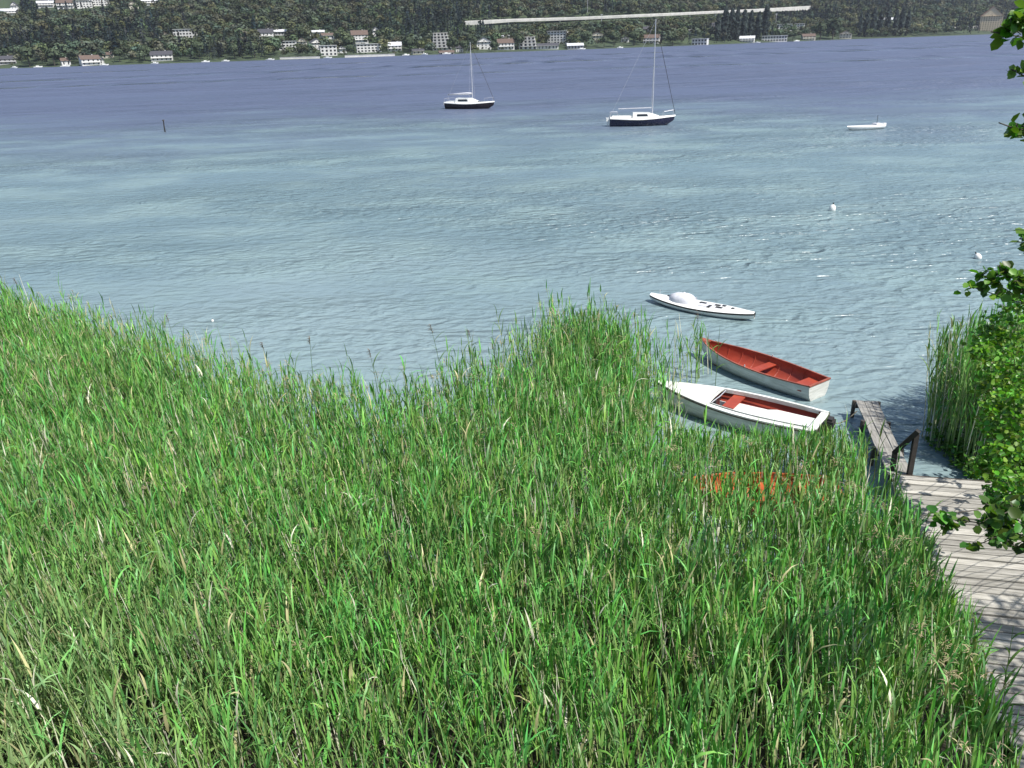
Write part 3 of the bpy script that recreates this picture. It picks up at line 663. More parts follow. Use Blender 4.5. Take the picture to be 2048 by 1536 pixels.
o = reed_mesh(PF, np.random.default_rng(6).uniform(1.6, 2.0, len(PF)), 'reed_fringe', M['leaf'], 14, leaf_lo=.25, dead=.1)
tag(o, 'reeds standing close in front of the orange boat', 'reeds', kind='stuff')
# sparse outer fringe in deeper water between the bed and the boats
fr = [(3.9,21.4),(4.6,21.9),(5.4,22.0),(6.0,22.6),(5.9,21.4),(5.0,20.0),(4.1,20.3),(3.8,20.9)]
P2 = scatter(fr, 8, 21); P2 = P2[inpoly(P2, fr)]; P2 = P2[~inpoly(P2, boats_fp[0]) & ~inpoly(P2, boats_fp[1])]
fr2 = g2([(1630,905),(1700,850),(1745,885),(1790,950),(1750,975)], 1.3)
P3 = scatter(fr2, 16, 22); P3 = P3[inpoly(P3, fr2) & ~inpoly(P3, boats_fp[0])]
P2 = np.r_[P2, P3]
o = reed_mesh(P2, rng.uniform(1.1, 1.9, len(P2)), 'reed_fringe', M['leaf'], 8, nleaf=5, dead=.2)
tag(o, 'thin scattered reeds standing in open water beside the boats', 'reeds', kind='stuff')
# right hand stand beyond the jetty
rb = [(10.05,17.6),(9.95,16.7),(10.15,15.8),(11.0,15.1),(14.5,16.2),(15.5,19.5),(13.6,19.8),(12.2,19.2),(11.0,18.4)]
PR = scatter(rb, 85, 31); PR = PR[inpoly(PR, rb)]
HR = 2.6*r_.uniform(.8, 1.12, len(PR))
o = reed_mesh(PR, HR, 'reed_stand', M['leaf'], 9, leaf_lo=.3, dead=.26, nleaf=8, wind=(-.03, 0), lean=.06)
tag(o, 'tall reed stand on the far side of the jetty under the bush', 'reeds', kind='stuff')
# single reeds that stand out on their own
def reed_stalk(x, y, h, label, seed, lean=(-.1, 0), plume=True, nl=6, col=(.07,.13,.035)):
    r = random.Random(seed); t = empty('reed_stalk', (x, y, 0), label=label, cat='reed')
    ax = lambda q: Vector((lean[0]*h*q*q, lean[1]*h*q*q, h*q))
    m = M.setdefault('single', leafmat('single_reed', .3, 1, attr=False, col=(.09,.17,.04)))
    MB().tube([ax(q)-Vector((0, 0, .2*(q == 0))) for q in (0, .25, .5, .75, 1)], [.009, .009, .008, .006, .003], 5).build('stem', m, t)
    for j in range(nl):
        q = .3+.65*j/nl+r.uniform(0, .05); az = (PI if j % 2 else 0)+r.gauss(0, .5); el = r.uniform(.8, 1.3); dr = r.uniform(.4, 1.6); Lf = r.uniform(.3, .5); w = .016
        pos = ax(q); rows = []
        for s_ in range(7):
            e = el-dr*s_/6; ww = w*(.5, .95, 1, .9, .7, .4, .05)[s_]; pv = Vector((-math.sin(az), math.cos(az), .3))*ww
            rows.append([pos+pv, pos-pv]); pos = pos+Vector((math.cos(az)*math.cos(e), math.sin(az)*math.cos(e), math.sin(e)))*Lf/6
        MB().grid(rows).build('leaf', m, t)
    if plume:
        mb = MB()
        for k in range(34):
            pos = ax(.93+.09*k/34); az = r.gauss(PI, 1.1); el = r.uniform(.5, 1.4); Lf = r.uniform(.05, .13); rows = []
            for s_ in range(4):
                pv = Vector((-math.sin(az), math.cos(az), 0))*.005
                rows.append([pos+pv, pos-pv]); pos = pos+Vector((math.cos(az)*math.cos(el), math.sin(az)*math.cos(el), math.sin(el)))*Lf/3; el -= .5
            mb.grid(rows)
        mb.build('plume', M.setdefault('plume', mat('brown_reed_plume', (.16,.12,.08), (.09,.07,.05), 9, .9)), t)
    return t
for px, py, z, h, lab, ln in (
    (1396, 628, 2.4, 2.4, 'tall dark reed standing alone between the domed dinghy and the red rowing boat', (-.02, 0)),
    (1440, 650, 1.9, 1.9, 'short thin reed just behind the bow of the red rowing boat', (.0, 0)),
    (740, 690, 2.6, 2.6, 'dark plumed reed rising highest out of the middle of the bay edge', (-.06, 0)),
    (525, 675, 2.4, 2.4, 'bent plumed reed rising above the edge left of the bay middle', (-.08, 0)),
    (620, 664, 2.5, 2.5, 'lone reed with a dark drooping tip against open water', (.03, 0)),
    (335, 620, 2.5, 2.5, 'reed with upright dark leaves above the left edge of the bay', (-.05, 0)),
    (862, 640, 2.6, 2.6, 'leaning plumed reed right of the middle of the bay edge', (-.1, 0)),
    (938, 650, 2.5, 2.5, 'plumed reed bending left beside the raised clump of reeds', (-.12, 0)),
    (30, 545, 2.5, 2.5, 'plumed reed leaning left at the far left end of the bed', (-.12, 0)),
    (1955, 1250, 2.0, 1.9, 'dark broad leaved reed standing against the sunlit jetty planks', (.02, 0)),
    (2030, 1240, 2.2, 2.1, 'dark pointed reed against the planks at the right picture edge', (-.06, 0)),
    (1915, 1160, 2.0, 2.0, 'thin straight reed crossing the pale planks above the dark broad leaved one', (.05, 0)),
    (1860, 1010, 2.0, 2.0, 'thin reed crossing the far left corner of the jetty', (.0, 0))):
    z -= .35*(px < 1000); h -= .3*(px < 1000); p = at(px, py+18*(px < 1000), z); reed_stalk(p.x-ln[0]*h, p.y, h, lab, px, ln, plume=px < 1390 or px == 1396, nl=7 if px > 1950 else 5)
# ------------------------------------------------------------------ near tree, bush and low branch at the right
def leafcloud(r, pts, size, jitter, upb=.35):
    """numpy: one folded 6-gon-ish leaf (2 quads) per point"""
    n = len(pts); c = np.array(pts, float)+r.normal(0, 1, (n, 3))*jitter
    nrm = r.normal(0, 1, (n, 3)); nrm[:, 2] = np.abs(nrm[:, 2])+upb; nrm /= np.linalg.norm(nrm, axis=1)[:, None]
    t = np.cross(nrm, r.normal(0, 1, (n, 3))); t /= np.linalg.norm(t, axis=1)[:, None]; s = np.cross(nrm, t)
    L = (size*r.uniform(.65, 1.25, n))[:, None]; W = L*r.uniform(.34, .44, n)[:, None]
    fold = L*.12
    v = [c, c+t*L*.28+s*W+nrm*fold, c+t*L*.72+s*W*.9+nrm*fold, c+t*L, c+t*L*.72-s*W*.9+nrm*fold, c+t*L*.28-s*W+nrm*fold]
    V = np.stack(v, 1).reshape(-1, 3); b = (np.arange(n)*6)[:, None, None]
    Q = (b+np.array([(0,1,2,3), (0,3,4,5)])[None]).reshape(-1, 4)
    col = np.stack([r.uniform(.05, .10, n), r.uniform(.13, .22, n), r.uniform(.015, .035, n)], -1)*r.uniform(.7, 1.3, (n, 1))
    return V, Q, np.repeat(col, 6, 0)
def branch_pts(a, b, r, wob=.12, n=9, sag=0):
    a = Vector(a); b = Vector(b); L = (b-a).length; o1 = Vector((r.uniform(-1,1), r.uniform(-1,1), r.uniform(-.3,1)))*L*wob
    return [a.lerp(b, i/(n-1))+o1*math.sin(PI*i/(n-1))+Vector((r.uniform(-1,1), r.uniform(-1,1), r.uniform(-1,1)))*L*.012-Vector((0,0,sag*(i/(n-1))**2)) for i in range(n)]
def leafy(name, label, cat, trunk_base, trunk_top, limbs, seed, lsize, per, trad, crown_clusters=(), tint=(1,1,1), smin=.35):
    r = random.Random(seed); rn = np.random.default_rng(seed)
    t = empty(name, trunk_base, label=label, cat=cat); tb = Vector(trunk_base); tt = Vector(trunk_top)
    tp = branch_pts(tb-Vector((0, 0, .3)), tt, r, .04)
    MB().tube([p-tb for p in tp], [trad*(1-.72*i/8) for i in range(9)], 10).build('trunk', M['bark'], t, True)
    pts = []; bm = MB()
    for q, end, dens, spread in limbs:
        end = Vector(end); st = tb.lerp(tt, q); bp = branch_pts(st, end, r, .10)
        L = (end-st).length
        bm.tube([p-tb for p in bp], [max(.006, trad*.12*(1-i/8)**1.2) for i in range(9)], 6)
        for k in range(int(dens)):  # twigs near the outer part
            s_ = r.uniform(smin, 1); i = min(7, int(s_*8)); p0 = bp[i].lerp(bp[i+1], s_*8-i)
            d = Vector((r.gauss(0, 1), r.gauss(0, 1), r.gauss(.1, .7))).normalized()*spread*r.uniform(.3, 1)
            bm.tube([p0-tb, p0+d*.5+Vector((0,0,.03))-tb, p0+d-tb], [.008, .005, .003], 4, cap=False)
            for j in range(per):
                u = r.uniform(.15, 1.05); pts.append(p0+d*u-tb)
    bm.build('branches', M['bark'], t)
    for c, rad, cnt in crown_clusters:
        c = Vector(c)
        for k in range(cnt):
            d = Vector((r.gauss(0,1), r.gauss(0,1), r.gauss(0,1))).normalized()*r.uniform(.45, 1)**.6
            pts.append(Vector((c.x+d.x*rad[0], c.y+d.y*rad[1], c.z+d.z*rad[2]))-tb)
    V, Q, Cc = leafcloud(rn, [tuple(p) for p in pts], lsize, .03)
    Cc = Cc*np.repeat(rn.uniform(.55, 1.25, (len(pts), 1)), 6, 0); o = npmesh('crown', V, Q, M['bush'], Cc*np.array(tint)); o.parent = t; return t
def pr(px, py, D):
    d = ray(px, py); return Vector((0, 0, CH))+d*(D/d.length)
nt_limbs = [(.62, pr(1985, 44, 8.8), 4, .10), (.62, pr(2008, 40, 8.8), 7, .15), (.64, pr(2036, 28, 8.8), 10, .18), (.6, pr(2042, 62, 8.6), 5, .12), (.58, pr(2034, 118, 8.6), 2, .07),
            (.5, pr(2003, 258, 9), 3, .09), (.5, pr(2022, 246, 9), 4, .09), (.5, pr(2044, 222, 9), 5, .10),
            (.42, pr(2040, 478, 9.6), 3, .10), (.42, pr(2050, 505, 9.6), 4, .12),
            (.40, pr(1943, 560, 10.6), 3, .09), (.40, pr(1962, 552, 10.6), 5, .11), (.40, pr(1992, 546, 10.6), 6, .12), (.38, pr(2030, 552, 10.6), 9, .17), (.38, pr(2045, 590, 10.6), 10, .2)]
leafy('alder_tree', 'alder tree leaning in from the right, only its branch tips in view above the water', 'tree', (11.6, 7.6, .3), (11.0, 7.4, 10.0), nt_limbs, 41, .105, 8, .2,
      [((10.0, 4.4, 6.9), (1.7, 1.7, 1.1), 3400), ((12.2, 6.0, 7.8), (1.6, 1.7, 1.5), 1500)], tint=(1.5,1.5,1.2), smin=.95)
bush_limbs = []; cl_ = []
for px, py, D_, rad, cnt in ((1985,690,18.2,.42,420),(2025,650,18.2,.5,330),(2045,590,18,.35,200),(1958,700,17.8,.16,40),(1995,770,17.4,.4,300),(2030,740,17.2,.6,520),(2015,840,16.6,.5,460),(2045,830,16.2,.6,500),(2005,920,16.0,.4,300),(2040,930,15.6,.5,420),(1965,935,15.9,.22,90),(2025,985,14.6,.4,330),(2060,1010,14.2,.5,400)):
    p = pr(px, py, D_); cl_.append((p, (rad, rad, rad*.85), cnt)); bush_limbs.append((.5, p, 4, .3))
leafy('willow_bush', 'dense green bush on the bank behind the jetty at the right picture edge', 'bush', (12.4, 14.2, .3), (12.6, 15.0, 2.6), bush_limbs, 43, .10, 9, .09,
      cl_+[((13.3, 15.2, 1.8), (1.5, 1.6, 1.3), 2200)], (1.9,1.8,1.5))
low_limbs = [(.9, pr(1886, 1048, 10.4), 5, .13), (.8, pr(1925, 1045, 10.3), 7, .15), (.9, pr(1965, 1015, 10.4), 7, .13), (.7, pr(1935, 1075, 10.2), 5, .12), (.6, pr(2020, 1095, 10.0), 5, .14), (.8, pr(2005, 1035, 10.3), 7, .15), (.5, pr(2040, 1050, 10), 10, .2), (.5, pr(2045, 1090, 10), 8, .18)]
leafy('elder_shrub', 'shrub beside the jetty with round leaves hanging over the pale planks', 'shrub', (10.6, 11.0, .3), (10.2, 11.3, 2.6), low_limbs, 47, .125, 6, .06,
      [((11.5, 11.2, 1.7), (.8, .9, .9), 420)], smin=.9)
# lily-like low growth at the water edge beside the jetty
rn = np.random.default_rng(5); gp_ = [(rn.uniform(10.0, 12.6), rn.uniform(14.7, 17.2), abs(rn.normal(0, .22))+.05) for _ in range(2600)]
gp_ = [p for p in gp_ if (p[1]-14.5) > (12.0-p[0])*.28+.1 or p[0] > 11.4]
V, Q, Cc = leafcloud(rn, gp_, .12, .02, 1.2); o = npmesh('waterside_plants', V, Q, M['bush'], Cc*np.array((1.1,1.15,1.1)))
tag(o, 'low leafy growth along the water between jetty and reed stand', 'undergrowth', kind='stuff')
# ------------------------------------------------------------------ far shore
def crown_cloud(r, n, kind):
    """unit tree (height 1, base at 0) as leaf-clump quads"""
    if kind == 'conifer':
        z = r.uniform(.08, 1, n)**.8; rad = .20*(1.03-z)*r.uniform(.6, 1.1, n); a = r.uniform(0, 2*PI, n)
        c = np.stack([np.cos(a)*rad, np.sin(a)*rad, z], -1); nr = np.stack([np.cos(a), np.sin(a), a*0+.5], -1); s = .055
    elif kind == 'poplar':
        z = r.uniform(.06, 1, n); rad = .13*np.sin(PI*np.clip(z*.9+.08, 0, 1))**.6*r.uniform(.5, 1.05, n); a = r.uniform(0, 2*PI, n)
        c = np.stack([np.cos(a)*rad, np.sin(a)*rad, z], -1); nr = np.stack([np.cos(a), np.sin(a), a*0+.3], -1); s = .05
    else:
        lobes = r.normal(0, 1, (7, 3)); lobes /= np.linalg.norm(lobes, axis=1)[:, None]; lobes[:, 2] = np.abs(lobes[:, 2])*.9-.15
        lc = lobes*np.array([.24, .24, .22])*r.uniform(.7, 1.1, (7, 1))+np.array([0, 0, .56]); k = r.integers(0, 7, n)
        d = r.normal(0, 1, (n, 3)); d /= np.linalg.norm(d, axis=1)[:, None]
        c = lc[k]+d*.20*r.uniform(.75, 1.05, (n, 1)); nr = d+np.array([0, 0, .25]); s = .075
    nr = nr+r.normal(0, .22, (n, 3)); nr /= np.linalg.norm(nr, axis=1)[:, None]
    t = np.cross(nr, r.normal(0, 1, (n, 3))); t /= np.linalg.norm(t, axis=1)[:, None]; b = np.cross(nr, t)
    w = (s*r.uniform(.6, 1.3, n))[:, None]
    V = np.stack([c+t*w, c+b*w*.8, c-t*w, c-b*w*.8], 1)
    return V  # n,4,3
houses = []  # (x, y, radius) for clearing trees
def keepout(p, rad, front=26): houses.append((p.x, p.y, rad, front))
def house(px, py, wpx, hpx, style, label, wall='w', roof='dark', rot=0, dist=None):
    p = hit(px, py) if dist is None else dist; sc = (p-Vector((0, 0, CH))).length/1740.  # metres per photo pixel (depth axis)
    w = wpx*sc*1.05; h = hpx*sc*1.15; dp = max(6, min(11, w*.7))
    t = empty('house', (p.x, p.y, p.z-.3), math.atan2(-p.x, p.y)*1+R(rot), label, 'house')
    mw = M.setdefault('wall'+wall, mat({'w':'white_render','c':'cream_render','g':'grey_render','p':'pinkish_render','b':'beige_render'}[wall], {'w':(.70,.69,.66),'c':(.60,.57,.48),'g':(.45,.45,.45),'p':(.60,.50,.50),'b':(.60,.50,.35)}[wall], None, .4, .9))
    mr = M.setdefault('roof'+roof, mat({'dark':'dark_slate_roof','brown':'brown_tile_roof','light':'light_metal_roof','red':'red_tile_roof'}[roof], {'dark':(.06,.06,.07),'brown':(.13,.09,.07),'light':(.62,.63,.65),'red':(.30,.13,.09)}[roof], None, .8, .85))
    win = M['glass_and_shade']
    y0 = -dp/2; wh = h if style in ('flat', 'terr') else h*.62
    if style == 'terr':     # stepped terraces with balconies
        n = max(2, round(h/3)); fh = h/n
        for i in range(n):
            MB().box(-w/2+i*.4, w/2-i*.7, y0+i*1.7, dp/2+2, i*fh, (i+1)*fh-.32).build('storey', mw, t)
            MB().box(-w/2+i*.4-.6, w/2-i*.7+.6, y0+i*1.7-1.5, dp/2+2.1, (i+1)*fh-.32, (i+1)*fh-.004).build('balcony_slab', mw, t)
            k = max(2, int(w/4.2))
            for j in range(k):
                x = -w/2+i*.4+(j+.5)*(w-i*1.1)/k; MB().box(x-1.1, x+1.1, y0+i*1.7-.06, y0+i*1.7+.05, i*fh+.35, (i+1)*fh-.6).build('window', win, t)
    else:
        MB().box(-w/2, w/2, y0, dp/2, -2.5, wh).build('wall', mw, t)
        n = max(1, round(wh/2.8)); fh = wh/n; k = max(2, int(w/3.4))
        for i in range(n):
            for j in range(k):
                x = -w/2+(j+.5)*w/k; hw = .55 if style != 'flat' else 1.0
                MB().box(x-hw, x+hw, y0-.06, y0+.05, i*fh+.8, i*fh+fh*.82).build('window', win, t)
        if style == 'flat':
            MB().box(-w/2-.5, w/2+.5, y0-.9, dp/2+.4, wh, wh+.4).build('roof', mr, t)
        elif style == 'side':   # ridge along the front
            rh = h-wh; e = .6; zz = wh-.15
            vs = [(-w/2-e, y0-e, zz), (w/2+e, y0-e, zz), (w/2+e, 0, wh+rh), (-w/2-e, 0, wh+rh), (-w/2-e, dp/2+e, zz), (w/2+e, dp/2+e, zz)]
            MB().add(vs+[(x, y, z-.22) for x, y, z in vs], [(0,1,2,3), (3,2,5,4), (7,6,9,8), (8,9,10,11), (0,6,7,1), (4,5,11,10), (0,3,9,6), (3,4,10,9), (2,1,7,8), (5,2,8,11)]).build('roof', mr, t)
            for sx in (-w/2, w/2): MB().add([(sx, y0, wh), (sx, dp/2, wh), (sx, 0, h-.3)], [(0,1,2)]).build('gable', mw, t)
            MB().box(w*.2-.4, w*.2+.4, .6, 1.3, h-1.2, h+.7).build('chimney', mw, t)
            if w > 11: MB().box(-w/2+.5, w/2-.5, y0-1.3, y0+.02, fh-.25, fh-.05).build('balcony', mw, t)
        else:                   # gable faces the lake
            rh = h-wh; e = .6; zz = wh-.15
            vs = [(-w/2-e, y0-.8, zz), (0, y0-.8, h), (w/2+e, y0-.8, zz), (-w/2-e, dp/2+e, zz), (0, dp/2+e, h), (w/2+e, dp/2+e, zz)]
            MB().add(vs+[(x, y, z-.25) for x, y, z in vs], [(0,1,4,3), (1,2,5,4), (6,9,10,7), (7,10,11,8), (0,6,7,1), (1,7,8,2), (3,4,10,9), (4,5,11,10), (0,3,9,6), (2,8,11,5)]).build('roof', mr, t)
            for sy in (y0+.01, dp/2): MB().add([(-w/2, sy, wh), (w/2, sy, wh), (0, sy, h-.45)], [(0,1,2)]).build('gable', mw, t)
            MB().box(-.6, .6, y0-.06, y0+.06, wh+.2, wh+1.2).build('window', win, t)
            MB().box(-w/2+.4, w/2-.4, y0-1.2, y0+.02, wh-.3, wh-.1).build('balcony', mw, t)
    keepout(p, w/2+1.5, 62); return t
HL = [
 (13,128,26,12,'side','grey roofed house at the far left end of the far shore','g','dark'),
 (132,130,14,11,'side','small pale house on the far shore, first from the left with lit front','w','brown'),
 (181,130,30,15,'side','broad white house with brown roof at the waterline left of the meadow','w','brown'),
 (200,127,13,12,'gable','narrow white house built against the right end of the broad white house','w','dark'),
 (217,116,16,9,'side','pale house directly uphill of the narrow white waterline house','c','brown'),
 (283,98,26,14,'gable','grey house with steep roof in trees above the left shore','g','dark'),
 (329,77,15,11,'gable','small cream house high in the trees left of the big villa','c','brown'),
 (372,76,38,13,'flat','large pale flat roofed villa high above the left shore','w','light'),
 (325,121,36,15,'side','wide white house at the shore beneath the high villa','w','dark'),
 (533,78,26,16,'side','left and highest house of the village group on the left hand slope','w','dark'),
 (561,70,22,9,'side','low house with light roof at the top of the left village group','g','light'),
 (577,99,30,13,'flat','long low white house at the foot of the left village group','w','light'),
 (604,94,20,15,'gable','cream gabled house in the middle of the left village group','c','brown'),
 (633,99,24,18,'gable','bright white house with steep gable at the right of the left village group','w','dark'),
 (635,70,26,8,'side','long white roofed house on top of the left village group','w','light'),
 (655,78,22,10,'side','white house just below the long white roofed one','w','brown'),
 (658,111,30,16,'flat','white boathouse at the shore with a dark opening','w','light'),
 (684,106,18,12,'gable','small white gabled house right of the white boathouse','w','dark'),
 (720,84,30,19,'side','white house with two storeys alone in dark trees left of the small mast','w','brown'),
 (752,72,14,15,'gable','slim white house above and right of the lone two storey house','w','dark'),
 (738,104,46,13,'flat','long white waterfront building with flat roof','w','light'),
 (790,102,26,15,'side','white house with light roof right of the long waterfront building','w','light'),
 (836,108,22,9,'side','low pale house on the shore between two dark trees','c','dark'),
 (884,100,36,28,'terr','tallest terraced white apartment building left of the small mast','w','light'),
 (893,110,28,8,'side','low boathouse at the foot of the terraced apartments','c','brown'),
 (919,104,14,12,'side','small white house half hidden just left of the small mast','w','dark'),
 (968,98,28,20,'gable','white house with dark balcony right of the small mast','w','dark'),
 (1011,80,26,8,'side','low pale house uphill between the balcony house and the next one','w','light'),
 (1012,99,32,18,'side','white two storey house halfway between the two masts','w','brown'),
 (1056,98,34,20,'terr','white terraced house left of the big modern one','w','light'),
 (1116,87,36,20,'flat','largest modern white house with wide dark windows','w','light'),
 (1096,98,40,10,'side','low white house in front of the largest modern house','w','dark'),
 (1150,98,30,10,'side','low white house at the shore right of the largest modern house','g','light'),
 (1194,82,30,15,'gable','cream house in bright bushes left of the tall mast','c','brown'),
 (1250,84,14,9,'gable','tiny white house left of the tall mast','w','dark'),
 (1290,64,24,9,'side','pinkish house just left of the top of the tall mast','p','dark'),
 (1303,86,30,14,'side','pale house standing behind the tall mast','w','brown'),
 (1375,64,24,11,'side','pale house under the bridge right of the tall mast','w','dark'),
 (1400,90,28,10,'flat','low white shed right of the tall mast','w','light'),
 (1432,68,26,18,'side','pinkish grey house in dark trees right of the low shed','p','dark'),
 (1494,84,26,10,'side','low white house at the shore before the wall','w','light'),
 (1548,83,44,9,'flat','long white walled building at the shore right of centre','w','light'),
 (1575,60,56,9,'flat','long pale hall under the right end of the bridge','w','light'),
 (1616,80,22,10,'side','small pale house right of the long walled building','c','brown'),
 (1690,77,20,12,'gable','small cream gabled house at the right shore','c','brown'),
 (1775,46,30,8,'side','low pale house on the right hand slope','g','light'),
 (1978,62,32,34,'gable','big beige house with steep roof behind the leaves at top right','b','red'),
 (14,30,34,9,'side','leftmost white house of the hilltop town','w','light'),
 (31,22,10,13,'gable','narrow white tower-like house of the hilltop town','w','dark'),
 (93,14,26,9,'side','white house of the hilltop town right of the narrow one','w','light'),
 (133,16,26,12,'side','broad white house in the middle of the hilltop town','w','brown'),
 (170,15,24,9,'flat','flat roofed white house in the hilltop town','w','light'),
 (201,11,30,12,'flat','pale block in the right half of the hilltop town','w','light'),
 (265,18,18,11,'gable','cream house standing lower at the right edge of the hilltop town','c','brown'),
 (299,10,30,10,'side','rightmost white house of the hilltop town','w','light'),
]
for x, y, w, h, st, lab, wl, rf in HL: house(x, y, w, h, st, lab, wl, rf, rot=((x*7) % 31)-15)
# road bridge
vp = [(930, 44, 1165), (1010, 40, 1195), (1150, 36, 1250), (1350, 27, 1335), (1500, 20, 1420), (1620, 13, 1500)]
bx_ = np.linspace(930, 1620, 16); by_ = np.interp(bx_, [q[0] for q in vp], [q[1] for q in vp]); bY = np.array([hit(a, b).y-16 for a, b in zip(bx_, by_)])
bY = np.array([min(bY[max(0, i-1):i+2]) for i in range(16)]); bY = np.convolve(np.r_[bY[0], bY, bY[-1]], [.25,.5,.25], 'valid')
V_ = [atd(*q) for q in zip(bx_, by_, bY)]; br = empty('road_bridge', V_[0], label='long pale road bridge crossing the wooded slope', cat='bridge'); b0 = V_[0]
def along(n=40):
    out = []
    for i in range(n+1):
        q = i/n*(len(V_)-1); k = min(int(q), len(V_)-2); out.append(V_[k].lerp(V_[k+1], q-k)-b0)
    return out
cl = along(); rows = []
for i, p in enumerate(cl):
    d = (cl[min(i+1, 40)]-cl[max(i-1, 0)]); d.z = 0; d.normalize(); nrm = Vector((-d.y, d.x, 0)); th = 2.6+ (3.2*max(0, (i-31)/9)) + (2.0*max(0, (5-i)/5))
    rows.append([p-nrm*5-Vector((0,0,th)), p-nrm*5.4, p+nrm*5.4, p+nrm*5-Vector((0,0,th))])
MB().grid(rows, closed=True).build('deck', M['concrete'], br)
for sgn in (-1, 1):
    rr = []
    for i, p in enumerate(cl):
        d = (cl[min(i+1, 40)]-cl[max(i-1, 0)]); d.z = 0; d.normalize(); nrm = Vector((-d.y, d.x, 0)); o = p+nrm*5.2*sgn
        rr.append([o-nrm*.15+Vector((0,0,.004)), o-nrm*.15+Vector((0,0,1.1)), o+nrm*.15+Vector((0,0,1.1)), o+nrm*.15+Vector((0,0,.004))])
    MB().grid(rr, closed=True).build('parapet', M['concrete'], br)
for i in range(2, 40, 3):
    p = cl[i]+b0; g = hgt(p.x, p.y)
    if p.z-g > 3: MB().box(p.x-b0.x-1.2, p.x-b0.x+1.2, p.y-b0.y-2.5, p.y-b0.y+2.5, g-2-b0.z, p.z-2.5-b0.z).build('pier', M['concrete'], br)
VX = np.array([p.x for p in V_]); VY = np.array([p.y for p in V_]); VZ = np.array([p.z for p in V_])
# second pale road / wall strips on the right slope
def wall(px0, py0, px1, py1, h, name, label, cat):
    a, b = hit(px0, py0), hit(px1, py1); t = empty(name, a, label=label, cat=cat); n = 14; rows = []
    for i in range(n+1):
        p = a.lerp(b, i/n); z = max(hgt(p.x, p.y), 0)-a.z; x, y = p.x-a.x, p.y-a.y
        rows.append([(x, y-.3, z-2), (x, y-.3, z+h), (x, y+.3, z+h), (x, y+.3, z-2)])
        keepout(p, 4, 14)
    MB().grid(rows, closed=True).build('wall', M['concrete'], t)
    MB().grid([[(q[1][0], q[1][1]-.2, q[1][2]+.004), (q[1][0], q[1][1]-.2, q[1][2]+.3), (q[2][0], q[2][1]+.2, q[2][2]+.3), (q[2][0], q[2][1]+.2, q[2][2]+.004)] for q in rows], closed=True).build('coping', M['concrete'], t)
wall(1826, 61, 1960, 56, 3.2, 'retaining_wall', 'long white wall near the water at the right far shore', 'wall')
wall(1830, 10, 1950, 8, 2.6, 'retaining_wall', 'pale wall strip at the very top of the right hand slope', 'wall')
wall(690, 116, 790, 114, 1.8, 'quay_wall', 'low pale quay wall at the waterline by the long waterfront building', 'wall')
wall(560, 119, 640, 117, 1.6, 'quay_wall', 'low pale quay wall at the waterline left of the boathouse', 'wall')
# lamp masts by the bridge
for px, py, hh, lab in ((1175, 26, 22, 'tall white mast standing behind the middle of the bridge'), (1203, 50, 12, 'shorter pale mast standing below the middle of the bridge'), (1551, 52, 16, 'pale mast standing below the right end of the bridge')):
    p = hit(px, py); t = empty('light_mast', p, label=lab, cat='mast')
    MB().tube([(0, 0, -1), (0, 0, hh*.6), (0, 0, hh)], [.35, .3, .22], 6).build('pole', M['alu'], t); MB().box(-1.4, 1.4, -.4, .4, hh, hh+.8).build('lamp_head', M['alu'], t); keepout(p, 3, 25)
# moored boats along the far shore
FB = [(30,139,'first'),(77,137,''),(131,135,''),(209,131,''),(310,127,''),(412,127,''),(452,125,''),(541,121,''),(656,118,''),(812,113,''),(850,111,''),(893,110,''),(1163,100,''),(1240,97,''),(1515,86,''),(1593,83,'')]
wh_ = {30:'leftmost',77:'second from the left',131:'third from the left',209:'off the narrow white house',310:'off the house under the villa',412:'left of the left village, outer one',452:'left of the left village, inner one',541:'below the left village',656:'in front of the white boathouse',812:'left of the terraced apartments',850:'just left of the terraced apartments',893:'below the terraced apartments',1163:'right of the largest modern house',1240:'left of the tall mast',1515:'left of the long walled building',1593:'right of the long walled building'}
for px, py, _ in FB:
    d = ray(px, py+1); p = at(px, py+.5); yy = shoreY(p.x)-26
    k = yy/p.y; p = Vector((p.x*k, yy, 0)); L = 7+(px*3 % 5)*.5
    t = empty('moored_boat', p, R((px*37) % 50-25), 'tiny white boat at the far shore '+wh_[px], 'boat', 'boats moored along the far shore')
    bf = beam_f(2.3, .7); sf = lambda x: .9+.4*x; kf = lambda x: -.3+(.0 if x < .75 else ((x-.75)/.25)**2*.9)
    MB().grid(hull_rows(L, bf, sf, kf, 10)).build('hull', M['white'], t, True)
    MB().grid([[(q*L-L/2, bf(q)*w, sf(q)) for w in (-1,0,1)] for q in np.linspace(0, 1, 8)]).build('deck', M['white'], t)
    MB().box(-L*.2, L*.12, -.8, .8, .95, 1.75).build('cabin', M['white'], t)
